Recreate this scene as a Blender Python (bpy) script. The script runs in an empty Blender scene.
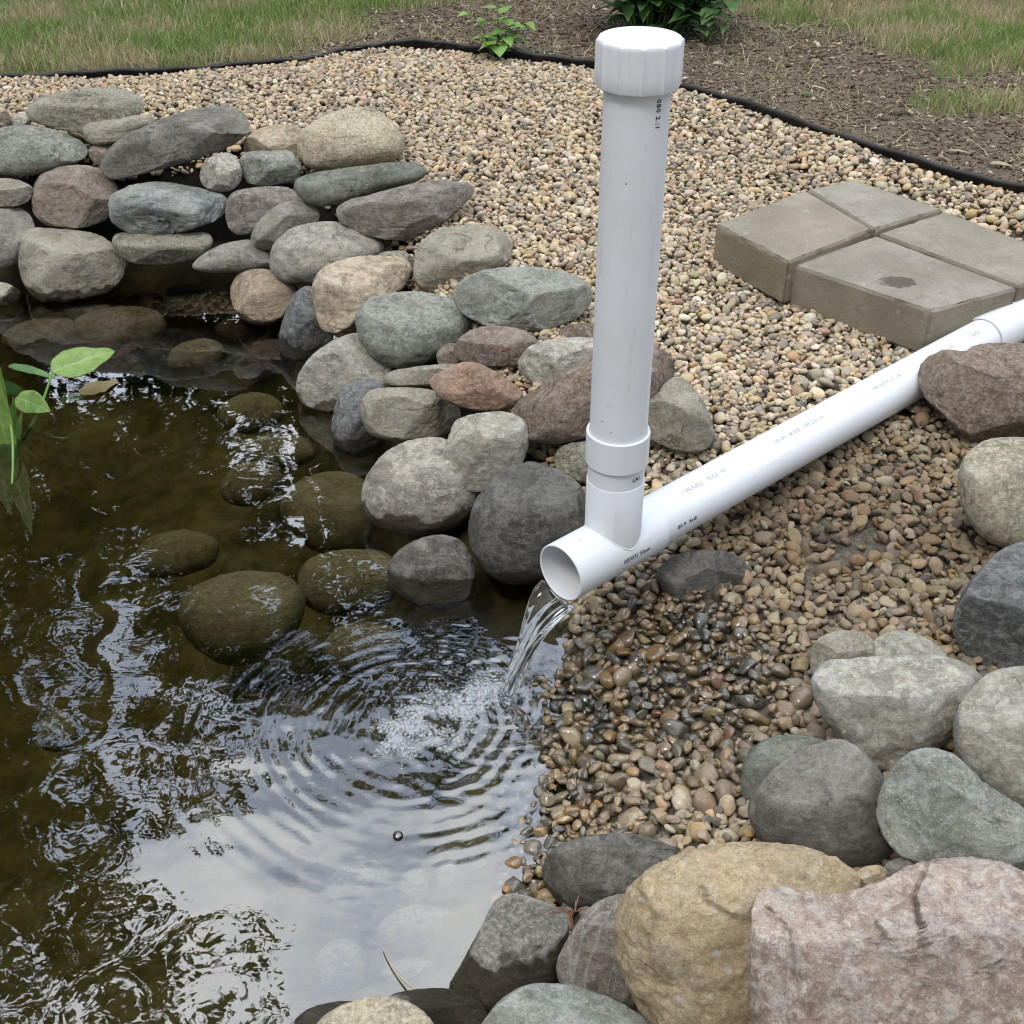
import bpy, bmesh, math, random
import numpy as np
from mathutils import Vector, Matrix

random.seed(7)
RNG = np.random.default_rng(11)
S = bpy.context.scene
COL = S.collection
R_ = math.radians

# ------------------------------------------------------------------ camera
F_PX = 1250.0
PITCH = R_(34.5)
CAM_H = 1.43
cam_d = bpy.data.cameras.new("camera")
cam = bpy.data.objects.new("camera", cam_d)
COL.objects.link(cam)
cam.location = (0, 0, CAM_H)
cam.rotation_euler = (R_(90) - PITCH, 0, 0)
cam_d.sensor_width = 36.0
cam_d.lens = 36.0 * F_PX / 1024.0
cam_d.clip_start = 0.02
cam_d.clip_end = 600
S.camera = cam

# ------------------------------------------------------------------ light
SUN_EL, SUN_AZ = R_(58), R_(-35)      # sun stands high, a little to the left and behind the camera
w = bpy.data.worlds.new("World")
S.world = w
w.use_nodes = True
nt = w.node_tree
nt.nodes.clear()
wo = nt.nodes.new("ShaderNodeOutputWorld")
sky = nt.nodes.new("ShaderNodeTexSky")
sky.sky_type = 'NISHITA'
sky.sun_disc = False
sky.sun_elevation = SUN_EL
sky.sun_rotation = R_(215)
bg1 = nt.nodes.new("ShaderNodeBackground")
bg1.inputs['Strength'].default_value = 0.12
nt.links.new(sky.outputs[0], bg1.inputs[0])
tc = nt.nodes.new("ShaderNodeTexCoord")
mp = nt.nodes.new("ShaderNodeMapping")
mp.inputs['Scale'].default_value = (1.0, 1.0, 1.7)
nt.links.new(tc.outputs['Generated'], mp.inputs[0])
n1 = nt.nodes.new("ShaderNodeTexNoise")
n1.inputs['Scale'].default_value = 3.2
n1.inputs['Detail'].default_value = 7
n1.inputs['Roughness'].default_value = 0.55
nt.links.new(mp.outputs[0], n1.inputs['Vector'])
cr = nt.nodes.new("ShaderNodeValToRGB")
cr.color_ramp.elements[0].position = 0.38
cr.color_ramp.elements[0].color = (0.56, 0.66, 0.86, 1)
cr.color_ramp.elements[1].position = 0.66
cr.color_ramp.elements[1].color = (1.20, 1.22, 1.25, 1)
nt.links.new(n1.outputs[0], cr.inputs[0])
bg2 = nt.nodes.new("ShaderNodeBackground")
bg2.inputs['Strength'].default_value = 1.7
# an overcast vault is brightest overhead; thin cloud glows ahead of the camera
nrmz = nt.nodes.new("ShaderNodeVectorMath"); nrmz.operation = 'NORMALIZE'
nt.links.new(tc.outputs['Generated'], nrmz.inputs[0])
dt = nt.nodes.new("ShaderNodeVectorMath"); dt.operation = 'DOT_PRODUCT'
nt.links.new(nrmz.outputs[0], dt.inputs[0]); dt.inputs[1].default_value = (0.0, 0.5, 0.866)
mr0 = nt.nodes.new("ShaderNodeMapRange"); mr0.interpolation_type = 'SMOOTHSTEP'
mr0.inputs['From Min'].default_value = 0.1; mr0.inputs['From Max'].default_value = 1.0
mr0.inputs['To Min'].default_value = 0.40; mr0.inputs['To Max'].default_value = 2.3
nt.links.new(dt.outputs['Value'], mr0.inputs['Value'])
vs_ = nt.nodes.new("ShaderNodeVectorMath"); vs_.operation = 'SCALE'
nt.links.new(cr.outputs[0], vs_.inputs[0]); nt.links.new(mr0.outputs[0], vs_.inputs['Scale'])
nt.links.new(vs_.outputs[0], bg2.inputs[0])
mx = nt.nodes.new("ShaderNodeMixShader")
cr2 = nt.nodes.new("ShaderNodeValToRGB")
cr2.color_ramp.elements[0].position = 0.22
cr2.color_ramp.elements[0].color = (0.35, 0.35, 0.35, 1)
cr2.color_ramp.elements[1].position = 0.5
nt.links.new(n1.outputs[0], cr2.inputs[0])
nt.links.new(cr2.outputs[0], mx.inputs[0])
nt.links.new(bg1.outputs[0], mx.inputs[1])
nt.links.new(bg2.outputs[0], mx.inputs[2])
nt.links.new(mx.outputs[0], wo.inputs[0])

sun_d = bpy.data.lights.new("sun", 'SUN')
sun_d.energy = 1.5
sun_d.angle = R_(14)
sun_d.color = (1.0, 0.93, 0.82)
sun = bpy.data.objects.new("sun", sun_d)
COL.objects.link(sun)
sdir = Vector((math.cos(SUN_EL) * math.sin(SUN_AZ), -math.cos(SUN_EL) * math.cos(SUN_AZ), math.sin(SUN_EL)))
sun.rotation_euler = sdir.to_track_quat('Z', 'Y').to_euler()
S.view_settings.view_transform = 'Standard'
S.view_settings.look = 'None'
S.view_settings.exposure = -0.12
S.view_settings.gamma = 1
S.cycles.pixel_filter_type = 'BLACKMAN_HARRIS'
S.cycles.filter_width = 1.1
S.cycles.max_bounces = 10
S.cycles.transparent_max_bounces = 12
S.cycles.transmission_bounces = 8
S.cycles.glossy_bounces = 4
S.cycles.diffuse_bounces = 3
S.cycles.caustics_reflective = False
S.cycles.caustics_refractive = True
S.cycles.sample_clamp_indirect = 4

# ------------------------------------------------------------------ helpers
CT, ST = math.cos(PITCH), math.sin(PITCH)
FW = np.array([0, CT, -ST]); RT = np.array([1.0, 0, 0]); UP = np.array([0, ST, CT])
CP = np.array([0, 0, CAM_H])


def ray(px, py):
    return FW + (px - 512) / F_PX * RT - (py - 512) / F_PX * UP


def at(px, py, z=0.0):
    d = ray(px, py)
    return CP + d * ((CAM_H - z) / -d[2])


def tdepth(px, py, z):
    return (CAM_H - z) / -ray(px, py)[2]


def link(name, me, mat=None, parent=None, smooth=True):
    o = bpy.data.objects.new(name, me)
    COL.objects.link(o)
    if mat is not None:
        me.materials.append(mat)
    if parent is not None:
        o.parent = parent
    if smooth and len(me.polygons):
        me.polygons.foreach_set('use_smooth', [True] * len(me.polygons))
    return o


def tag(o, label=None, cat=None, group=None, kind=None):
    if label: o['label'] = label
    if cat: o['category'] = cat
    if group: o['group'] = group
    if kind: o['kind'] = kind
    return o


def empty(name, loc, rz=0.0):
    o = bpy.data.objects.new(name, None)
    COL.objects.link(o)
    o.location = loc
    o.rotation_euler = (0, 0, rz)
    o.empty_display_size = 0.05
    return o


def npmesh(name, verts, faces, fsize=None):
    """verts (n,3), faces (m,k) constant size array"""
    me = bpy.data.meshes.new(name)
    verts = np.asarray(verts, dtype=np.float32)
    faces = np.asarray(faces, dtype=np.int32)
    m, k = faces.shape
    me.vertices.add(len(verts))
    me.vertices.foreach_set('co', verts.ravel())
    me.loops.add(m * k)
    me.loops.foreach_set('vertex_index', faces.ravel())
    me.polygons.add(m)
    me.polygons.foreach_set('loop_start', np.arange(0, m * k, k, dtype=np.int32))
    me.update(calc_edges=True)
    me.validate()
    return me


def add_attr(me, name, vals, typ='FLOAT'):
    a = me.attributes.new(name, typ, 'POINT')
    if typ == 'FLOAT':
        a.data.foreach_set('value', np.asarray(vals, dtype=np.float32).ravel())
    else:
        a.data.foreach_set('color', np.asarray(vals, dtype=np.float32).ravel())


# vectorised gradient noise
_perm = np.random.default_rng(3).permutation(256)
_perm = np.concatenate([_perm, _perm, _perm])
_g = np.random.default_rng(5).normal(size=(256, 3))
_g /= np.linalg.norm(_g, axis=1)[:, None]


def pn(p):
    p = np.asarray(p, dtype=np.float64)
    i = np.floor(p).astype(int)
    f = p - i
    i &= 255
    u = f * f * f * (f * (f * 6 - 15) + 10)
    out = 0
    for dx in (0, 1):
        for dy in (0, 1):
            for dz in (0, 1):
                h = _perm[_perm[_perm[(i[..., 0] + dx) & 255] + ((i[..., 1] + dy) & 255)] + ((i[..., 2] + dz) & 255)]
                g = _g[h]
                d = f - np.array([dx, dy, dz])
                wgt = (u[..., 0] if dx else 1 - u[..., 0]) * (u[..., 1] if dy else 1 - u[..., 1]) * (u[..., 2] if dz else 1 - u[..., 2])
                out = out + wgt * (g * d).sum(-1)
    return out * 1.5


def fbm(p, o=4, lac=2.0, gain=0.5):
    a, s = 1.0, 0
    p = np.asarray(p, dtype=np.float64)
    for k in range(o):
        s = s + a * pn(p + 17.3 * k)
        p = p * lac
        a *= gain
    return s


def sstep(a, b, x):
    t = np.clip((x - a) / (b - a), 0, 1)
    return t * t * (3 - 2 * t)


# ------------------------------------------------------------------ materials
class N:
    """tiny node helper"""
    def __init__(s, name):
        s.m = bpy.data.materials.new(name)
        s.m.use_nodes = True
        s.t = s.m.node_tree
        s.t.nodes.clear()
        s.out = s.t.nodes.new("ShaderNodeOutputMaterial")

    def n(s, typ, **kw):
        nd = s.t.nodes.new("ShaderNode" + typ)
        for k, v in kw.items():
            if hasattr(nd, k) and not k.startswith('i_'):
                setattr(nd, k, v)
        return nd

    def put(s, sock, v):
        if isinstance(v, bpy.types.NodeSocket):
            s.t.links.new(v, sock)
        elif isinstance(v, tuple) and len(v) == 3 and sock.type == 'RGBA':
            sock.default_value = (*v, 1)
        else:
            sock.default_value = v

    def noise(s, vec, scale, detail=4, rough=.55, dist=0.0, out=0):
        nd = s.n("TexNoise")
        if vec is not None: s.put(nd.inputs['Vector'], vec)
        nd.inputs['Scale'].default_value = scale
        nd.inputs['Detail'].default_value = detail
        nd.inputs['Roughness'].default_value = rough
        nd.inputs['Distortion'].default_value = dist
        return nd.outputs[out]

    def ramp(s, fac, pts, interp='LINEAR'):
        nd = s.n("ValToRGB")
        e = nd.color_ramp.elements
        nd.color_ramp.interpolation = interp
        while len(e) < len(pts): e.new(0.5)
        for q, (p, c) in zip(e, pts):
            q.position = p
            q.color = (c, c, c, 1) if not isinstance(c, (tuple, list)) else (*c, 1)
        s.put(nd.inputs[0], fac)
        return nd.outputs[0]

    def mix(s, fac, a, b, mode='MIX'):
        nd = s.n("Mix", data_type='RGBA', blend_type=mode)
        s.put(nd.inputs[0], fac)
        s.put(nd.inputs[6], a)
        s.put(nd.inputs[7], b)
        return nd.outputs[2]

    def math(s, op, a, b=0.0, clamp=False):
        nd = s.n("Math", operation=op)
        nd.use_clamp = clamp
        s.put(nd.inputs[0], a)
        s.put(nd.inputs[1], b)
        return nd.outputs[0]

    def bump(s, h, dist, strength=1.0, normal=None):
        nd = s.n("Bump")
        s.put(nd.inputs['Height'], h)
        nd.inputs['Distance'].default_value = dist
        nd.inputs['Strength'].default_value = strength
        if normal is not None: s.put(nd.inputs['Normal'], normal)
        return nd.outputs[0]

    def pbr(s, col, rough=0.8, normal=None, spec=0.35, **kw):
        nd = s.n("BsdfPrincipled")
        s.put(nd.inputs['Base Color'], col)
        s.put(nd.inputs['Roughness'], rough)
        s.put(nd.inputs['Specular IOR Level'], spec)
        if normal is not None: s.put(nd.inputs['Normal'], normal)
        for k, v in kw.items():
            s.put(nd.inputs[k.replace('_', ' ')], v)
        s.t.links.new(nd.outputs[0], s.out.inputs[0])
        return nd


_rock_cache = {}


def rock_mat(c1, c2, light=(0.55, 0.53, 0.48), lightamt=0.25, vein=0.0, band=0.0, speck=0.42, wetz=0.028, spots=0.0, stain=0.0):
    if wetz > -1: c1 = tuple(a * b for a, b in zip(c1, (1.22, 1.15, 1.02))); c2 = tuple(a * b for a, b in zip(c2, (1.26, 1.19, 1.05)))
    key = (c1, c2, light, lightamt, vein, band, speck, wetz, spots, stain)
    if key in _rock_cache: return _rock_cache[key]
    m = N("stone")
    hv = random.Random(repr(key)); s_mo = hv.uniform(55, 140); a_mo = hv.uniform(.25, .7); a_st = hv.uniform(.15, .6); s_st = hv.uniform(18, 42); s_big = hv.uniform(6, 13)
    tcn = m.n("TexCoord")
    oi = m.n("ObjectInfo")
    off = m.n("VectorMath", operation='ADD')
    sc = m.math('MULTIPLY', oi.outputs['Random'], 37.0)
    m.put(off.inputs[0], tcn.outputs['Object'])
    cmb = m.n("CombineXYZ")
    for k in range(3): m.put(cmb.inputs[k], sc)
    m.put(off.inputs[1], cmb.outputs[0])
    v = off.outputs[0]
    big = m.noise(v, s_big, 5, .6, 0.6)
    col = m.mix(m.ramp(big, [(.42, 0.0), (.58, 1.0)]), c1, c2)
    if band > 0:
        wv = m.n("TexWave", wave_type='BANDS', bands_direction='DIAGONAL')
        m.put(wv.inputs['Vector'], v)
        wv.inputs['Scale'].default_value = 9
        wv.inputs['Distortion'].default_value = 9
        wv.inputs['Detail'].default_value = 4
        wv.inputs['Detail Scale'].default_value = 1.6
        bnd = m.ramp(wv.outputs['Fac'], [(.1, 0.0), (.6, 1.0)])
        col = m.mix(m.math('MULTIPLY', bnd, band), col, tuple(min(1, x * 1.5 + .03) for x in c2))
    # mineral patches
    pat = m.noise(v, 26, 8, .68, 0.8)
    pm = m.ramp(pat, [(.50, 0.0), (.60, 1.0)])
    col = m.mix(m.math('MULTIPLY', pm, lightamt), col, light)
    dk = m.noise(v, 21, 8, .72, .4)
    col = m.mix(m.math('MULTIPLY', m.ramp(dk, [(.52, 0.0), (.64, 1.0)]), .55), col, tuple(x * .55 for x in c1))
    # bedding: fine stretched streaks
    st_m = m.n("Mapping"); st_m.inputs['Rotation'].default_value = (.4, .5, .2); st_m.inputs['Scale'].default_value = (.35, .5, 2.6)
    m.put(st_m.inputs[0], v)
    stn = m.noise(st_m.outputs[0], s_st, 7, .7, .7)
    col = m.mix(m.math('MULTIPLY', m.ramp(stn, [(.36, 1.0), (.46, 0.0)]), a_st), col, tuple(x * .5 for x in c1))
    col = m.mix(m.math('MULTIPLY', m.ramp(stn, [(.55, 0.0), (.64, 1.0)]), .30), col, light)
    # mid-size mottling and worn pale edges
    mo = m.noise(v, s_mo, 6, .75, .3)
    col = m.mix(m.math('MULTIPLY', m.ramp(mo, [(.52, 0.0), (.58, 1.0)]), a_mo), col, tuple(min(.8, x * 1.45 + .03) for x in c2))
    col = m.mix(m.math('MULTIPLY', m.ramp(mo, [(.40, 1.0), (.46, 0.0)]), a_mo), col, tuple(x * .55 for x in c1))
    pt = m.n("NewGeometry").outputs['Pointiness']
    col = m.mix(m.math('MULTIPLY', m.ramp(pt, [(.51, 0.0), (.56, 1.0)]), .35), col, light)
    # grain
    gr = m.noise(v, 420, 3, .7)
    col = m.mix(m.math('MULTIPLY', m.ramp(gr, [(.35, 1.0), (.5, 0.0)]), speck), col, tuple(x * .45 for x in c1))
    gr2 = m.noise(v, 260, 3, .7)
    col = m.mix(m.math('MULTIPLY', m.ramp(gr2, [(.56, 0.0), (.68, 1.0)]), speck * 1.1), col, tuple(min(.8, x * 1.9 + .03) for x in c2))
    if spots > 0:     # pale lichen / mineral dots
        vo = m.n("TexVoronoi")
        m.put(vo.inputs['Vector'], v)
        vo.inputs['Scale'].default_value = 38
        sp = m.ramp(vo.outputs['Distance'], [(.13, 1.0), (.19, 0.0)])
        gate = m.ramp(m.noise(v, 14, 2), [(.52, 0.0), (.56, 1.0)])
        col = m.mix(m.math('MULTIPLY', m.math('MULTIPLY', sp, gate), spots), col, (.62, .6, .55))
    # veins / cracks
    vn = m.noise(v, 5, 5, .5, .3)
    ridge = m.math('ABSOLUTE', m.math('SUBTRACT', vn, .5))
    crack = m.ramp(ridge, [(.0, 1.0), (.006, 0.0)])
    brk = m.ramp(m.noise(v, 8, 2), [(.56, 0.0), (.62, 1.0)])
    crack = m.math('MULTIPLY', crack, brk)
    if vein > 0:
        vn2 = m.noise(v, 5.3, 4, .55, .8)
        r2 = m.math('ABSOLUTE', m.math('SUBTRACT', vn2, .52))
        vv = m.ramp(r2, [(.0, 1.0), (.009, 0.0)])
        col = m.mix(m.math('MULTIPLY', vv, vein), col, (.6, .58, .54))
    col = m.mix(m.math('MULTIPLY', crack, .5), col, tuple(x * .35 for x in c1))
    if stain > 0:     # drying water splashes with a sharp edge
        sn = m.noise(v, 15, 2, .4, .6)
        sm = m.ramp(sn, [(.58, 0.0), (.592, 1.0)])
        col = m.mix(m.math('MULTIPLY', sm, stain), col, tuple(x * .5 for x in c1))
    # waterline wetness + algae
    geo = m.n("NewGeometry")
    sep = m.n("SeparateXYZ")
    m.put(sep.inputs[0], geo.outputs['Position'])
    zz = m.math('ADD', sep.outputs['Z'], m.math('MULTIPLY', m.math('SUBTRACT', m.noise(geo.outputs['Position'], 14, 3), .5), -.10))
    mr = m.n("MapRange")
    m.put(mr.inputs['Value'], zz)
    mr.inputs['From Min'].default_value = wetz
    mr.inputs['From Max'].default_value = wetz + .006
    mr.inputs['To Min'].default_value = 1
    mr.inputs['To Max'].default_value = 0
    wet = mr.outputs[0]
    wc = m.mix(.5, m.mix(1.0, col, (.40, .36, .30), 'MULTIPLY'), (.045, .038, .02))
    col = m.mix(wet, col, wc)
    rough = m.math('SUBTRACT', m.math('ADD', .72, m.math('MULTIPLY', gr, .2)), m.math('MULTIPLY', wet, .5))
    # bumps
    b0 = m.bump(m.noise(v, 15, 3, .5, .8), .012, .6)
    b0 = m.bump(stn, .010, .8, b0)
    b1 = m.bump(m.noise(v, 45, 9, .74, .3), .013, 1.0, b0)
    b2 = m.bump(crack, .005, -1.0 if False else .9)
    m.t.nodes[b2.node.name].invert = True
    m.put(b2.node.inputs['Normal'], b1)
    b3 = m.bump(m.noise(v, 260, 4, .75), .0022, 1.0, b2)
    m.pbr(col, rough, b3, .3)
    _rock_cache[key] = m.m
    return m.m


# ------------------------------------------------------------------ the lie of the land
SHORE_PX = [(-420, 262), (-200, 268), (0, 280), (60, 292), (130, 283), (200, 275), (240, 300), (290, 345), (300, 390), (335, 425), (372, 480), (395, 540),
            (440, 588), (492, 615), (530, 655), (548, 700), (556, 750), (545, 800), (532, 850), (500, 900), (450, 965), (395, 995),
            (300, 1010), (210, 1050), (100, 1120), (-200, 1230), (-700, 1250)]
shore = np.array([at(*p)[:2] for p in SHORE_PX])
shore = np.vstack([shore, [[-2.9, 0.5], [-3.2, 1.6], [-2.9, 2.8]]])


def sdist(poly, x, y):
    """signed distance, positive outside"""
    shp = x.shape
    P = np.stack([x.ravel(), y.ravel()], 1)
    dmin = np.full(len(P), 1e9)
    inside = np.zeros(len(P), bool)
    n = len(poly)
    for i in range(n):
        a, b = poly[i], poly[(i + 1) % n]
        e = b - a
        wv = P - a
        t = np.clip((wv @ e) / (e @ e + 1e-12), 0, 1)
        d = np.hypot(*(wv - t[:, None] * e).T)
        dmin = np.minimum(dmin, d)
        c = ((a[1] <= P[:, 1]) & (b[1] > P[:, 1])) | ((b[1] <= P[:, 1]) & (a[1] > P[:, 1]))
        with np.errstate(divide='ignore', invalid='ignore'):
            xi = a[0] + (P[:, 1] - a[1]) / (b[1] - a[1]) * (b[0] - a[0])
        inside ^= c & (P[:, 0] < xi)
    return np.where(inside, -dmin, dmin).reshape(shp)


EDGE_PX = [(-420, 96), (-200, 86), (-60, 79), (0, 75), (70, 72), (130, 70), (210, 65), (270, 61), (310, 57), (340, 50), (370, 46), (400, 44), (440, 45), (480, 50), (520, 56),
           (570, 61), (620, 69), (690, 87), (750, 105), (800, 121), (870, 147), (950, 171), (1024, 187), (1100, 205), (1250, 250), (1500, 330)]
EDGE_Z = .338
edge = np.array([at(px, py, EDGE_Z)[:2] for px, py in EDGE_PX])
bed = np.vstack([edge, [[2.6, .2], [1.2, -.4], [-1, -.4], [-4.2, .2], [-4.5, 3.5]]])   # the gravelled bed, its far side is the black edging


def edge_near(x, y):
    shp = x.shape
    P = np.stack([x.ravel(), y.ravel()], 1); dm = np.full(len(P), 9.0)
    for a, b in zip(edge[:-1], edge[1:]):
        e = b - a; t = np.clip(((P - a) @ e) / (e @ e), 0, 1)
        dm = np.minimum(dm, np.hypot(*((P - a) - t[:, None] * e).T))
    return np.maximum(sstep(.26, .02, dm), (sdist(bed, P[:, 0], P[:, 1]) > 0)).reshape(shp)


def plane_z(x, y):
    return np.clip(.165 + .092 * (y - 2.15), .125, .335) + .02 * sstep(.5, 1.2, x) * sstep(2.6, 1.6, y)


def height(x, y, d=None):
    if d is None: d = sdist(shore, x, y)
    zt = plane_z(x, y)
    # walled stretch of the shore (left and behind) or open gravel beach (right)
    wall = sstep(.12, -.02, x - (.0 + .25 * (y - 1.6)) ) * sstep(1.5, 1.75, y)
    zt = zt + (.325 - zt) * edge_near(x, y)
    hw = zt * sstep(.10, .42, d) - .25 * sstep(.14, -.02, d)
    hb = zt * (1 - np.exp(-np.maximum(d, 0) / .26)) ** 1.15
    h = hw * wall + hb * (1 - wall)
    under = -.48 * (1 - np.exp(np.minimum(d, 0) / .42)) - .012 * (d < 0) * (-np.minimum(d, 0) > .004)
    shallow = sstep(.0, .6, x + .45) * sstep(2.0, 1.2, y)
    beach = np.where(d > -.16, .34 * np.minimum(d, 0), -.054 + 1.1 * (d + .16))
    kb = sstep(-.45, .02, x) * sstep(.85, 1.25, y)
    under = under * (1 - kb) + np.maximum(under, beach) * kb
    h = np.where(d < 0, np.where(wall > .5, np.minimum(h, under), under), h)
    bump = .012 * fbm(np.stack([x * 2.3, y * 2.3, x * 0 + 1.7], -1), 3)
    return h + bump * (d > .05) * sstep(0.05, .3, d) + .03 * fbm(np.stack([x * 4, y * 4, x * 0 + 9], -1), 3) * (d < -.1)


def axis(lo, hi, step, far):
    mid = np.arange(lo, hi + 1e-6, step)
    o = [step]
    ext = []
    v = 0
    s = step
    while v < far:
        s *= 1.35
        v += s
        ext.append(v)
    ext = np.array(ext)
    return np.concatenate([lo - ext[::-1], mid, hi + ext])


gx, gy = axis(-3.6, 3.0, .024, 150), axis(-.4, 6.2, .024, 150)
GX, GY = np.meshgrid(gx, gy)
GD = sdist(shore, GX, GY)
GB = sdist(bed, GX, GY)
GZ = height(GX, GY, GD)
GZ = GZ - .016 * (GB < -.03)
GZ = GZ + np.where(GB > 0, .012 * sstep(0, .05, GB) + .022 * fbm(np.stack([GX * 1.3, GY * 1.3, GX * 0 + 4], -1), 3) * sstep(.1, .8, GB), 0)
nx, ny = len(gx), len(gy)
idx = np.arange(nx * ny).reshape(ny, nx)
faces = np.stack([idx[:-1, :-1], idx[:-1, 1:], idx[1:, 1:], idx[1:, :-1]], -1).reshape(-1, 4)
me = npmesh("ground", np.stack([GX, GY, GZ], -1).reshape(-1, 3), faces)


def proj(x, y, z):
    q = np.stack([x, y, z - CAM_H], -1)
    t = q @ FW
    return 512 + F_PX * (q @ RT) / t, 512 - F_PX * (q @ UP) / t


def grass_mask(x, y):
    """1 where lawn grows, 0 on bare mulch: bare ground lies behind the middle and right of the edging"""
    nz = fbm(np.stack([x * 2.2, y * 2.2, x * 0 + 3.3], -1), 4)
    left = sstep(-.28, -.62, x - .55 * (y - 4.6) + .30 * nz)
    far = sstep(5.35, 5.9, y + .35 * nz) 
    right = sstep(.0, .34, (y - (4.62 - 1.15 * (x - .85))) + .3 * nz) * sstep(.68, .95, x + .12 * nz)
    rc = sstep(.30, .1, np.hypot((x - 1.42) / 1.0, (y - 3.62) / .7) + .2 * nz)
    return np.clip(np.maximum(np.maximum(left, far), np.maximum(right, rc)), 0, 1)


gm = grass_mask(GX, GY) * (GB > 0)
add_attr(me, 'lawn', gm.ravel())
wl_ = sstep(.12, -.02, GX - (.0 + .25 * (GY - 1.6))) * sstep(1.5, 1.75, GY) * sstep(.50, .30, GD)  # mask for shade painted into the soil in the wall's crevices
add_attr(me, 'crevice_shade', wl_.ravel())
add_attr(me, 'bedm', (GB < 0).astype(float).ravel())
m = N("ground_soil")
tcn = m.n("TexCoord"); P_ = tcn.outputs['Object']
al = m.n("Attribute", attribute_name='lawn'); ab = m.n("Attribute", attribute_name='bedm')
n_a = m.noise(P_, 60, 6, .7)
n_b = m.noise(P_, 5, 4, .6)
soil = m.mix(m.ramp(n_a, [(.35, 0.0), (.65, 1.0)]), (.06, .046, .034), (.21, .17, .125))
soil = m.mix(m.ramp(n_b, [(.4, 0.0), (.65, .6)]), soil, (.16, .125, .09))
lawn = m.mix(m.ramp(n_a, [(.35, 0.0), (.65, 1.0)]), (.08, .085, .035), (.17, .165, .085))
sed = m.mix(m.ramp(m.noise(P_, 12, 7, .7), [(.38, 0.0), (.62, 1.0)]), (.11, .09, .034), (.27, .215, .095))
sepg = m.n("SeparateXYZ"); m.put(sepg.inputs[0], m.n("NewGeometry").outputs['Position'])
mrg = m.n("MapRange"); m.put(mrg.inputs['Value'], sepg.outputs['Z'])
mrg.inputs['From Min'].default_value = -.02; mrg.inputs['From Max'].default_value = .03
awl = m.n('Attribute', attribute_name='crevice_shade')
bedc = m.mix(mrg.outputs[0], sed, m.mix(awl.outputs['Fac'], m.mix(m.ramp(m.noise(P_, 90, 7, .75), [(.38, 0.0), (.62, 1.0)]), (.05, .042, .032), (.17, .145, .11)), (.014, .011, .008)))  # near-black soil colour stands in for shade between the stacked stones
col = m.mix(al.outputs['Fac'], soil, lawn)
col = m.mix(ab.outputs['Fac'], col, bedc)
m.pbr(col, .95, m.bump(n_a, .012, .8), .15)
tag(link("ground", me, m.m), kind='structure')

# ------------------------------------------------------------------ pond water
RC = at(415, 724)[:2]       # where the rings start
LAND = at(503, 700)
wx, wy = np.arange(-3.3, .32, .006), np.arange(.35, 3.5, .006)
WX, WY = np.meshgrid(wx, wy)
nw = lambda sx, sy, z, o=3: fbm(np.stack([WX * sx, WY * sy, WX * 0 + z], -1), o)
warp = .010 * nw(6, 6, 2.2)
r1 = np.hypot(WX - RC[0], (WY - RC[1])) + warp
r2 = np.hypot(WX - LAND[0], WY - LAND[1]) + warp
A1 = np.exp(-((r1 - .14) / .19) ** 2) * (0.6 + .5 * nw(5, 5, 8, 2))
fade = np.clip(A1, 0, 1.2)
th1 = np.arctan2(WY - RC[1], WX - RC[0])
brk_ = .30 + 1.0 * sstep(-.3, .4, nw(11, 11, 14, 3))
Z = .00048 * fade * brk_ * np.sin(2 * math.pi * (r1 + .012 * nw(3.5, 3.5, 21, 2) + .004 * nw(12, 12, 23, 2) + .18 * r1 * r1) / .031)
Z += .00024 * fade * brk_ * np.sin(2 * math.pi * (r1 + .03 * nw(7, 7, 5)) / .0175)
Z += .00045 * np.exp(-(r1 / .22) ** 2) * nw(26, 40, 61, 3)
Z += .00032 * np.exp(-(r2 / .18) ** 2) * np.sin(2 * math.pi * r2 / .026)
Z += .00045 * np.exp(-(r2 / .12) ** 2) * nw(34, 34, 1, 3)
Z += .00045 * np.exp(-(r1 / .33) ** 2) * nw(22, 26, 6, 3)
calm = .22 + .78 * np.exp(-(r1 / .9) ** 2)
Z += .0018 * calm * nw(4, 6, 3, 2) + .00042 * calm * nw(10, 14, 4, 1) + .00003 * nw(30, 40, 4, 2)
ed = sdist(shore, WX[::4, ::4], WY[::4, ::4])
wi = np.arange(WX.size).reshape(WX.shape)
topf = np.stack([wi[:-1, :-1], wi[:-1, 1:], wi[1:, 1:], wi[1:, :-1]], -1).reshape(-1, 4)
V = np.stack([WX, WY, Z], -1).reshape(-1, 3)
nv = len(V)
ring = np.concatenate([wi[0, :], wi[1:, -1], wi[-1, -2::-1], wi[-2:0:-1, 0]])
low = V[ring].copy(); low[:, 2] = -.75
V = np.vstack([V, low])
lr = nv + np.arange(len(ring))
side = np.stack([ring, lr, np.roll(lr, -1), np.roll(ring, -1)], -1)
cen = len(V)
V = np.vstack([V, [[(wx[0] + wx[-1]) / 2, (wy[0] + wy[-1]) / 2, -.75]]])
bot = np.stack([np.full(len(lr), cen), np.roll(lr, -1), lr, lr], -1)
me = bpy.data.meshes.new("pond_water")
allq = np.vstack([topf, side])
fl = allq.tolist() + bot[:, :3].tolist()
me.from_pydata(V.tolist(), [], fl)
me.update()
m = N("pond_water")
tcn = m.n("TexCoord"); P_ = tcn.outputs['Object']
b = m.bump(m.noise(P_, 30, 2, .5, .5), .0006, .15)
fr = m.n("Fresnel"); fr.inputs['IOR'].default_value = 2.0; m.put(fr.inputs['Normal'], b)
tr = m.n("BsdfTransparent"); tr.inputs[0].default_value = (.93, .95, .9, 1)
gl = m.n("BsdfGlossy"); gl.inputs['Roughness'].default_value = .015; m.put(gl.inputs['Normal'], b)
gl.inputs['Color'].default_value = (1, 1, 1, 1)
mxs = m.n("MixShader"); m.put(mxs.inputs[0], fr.outputs[0])
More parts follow.
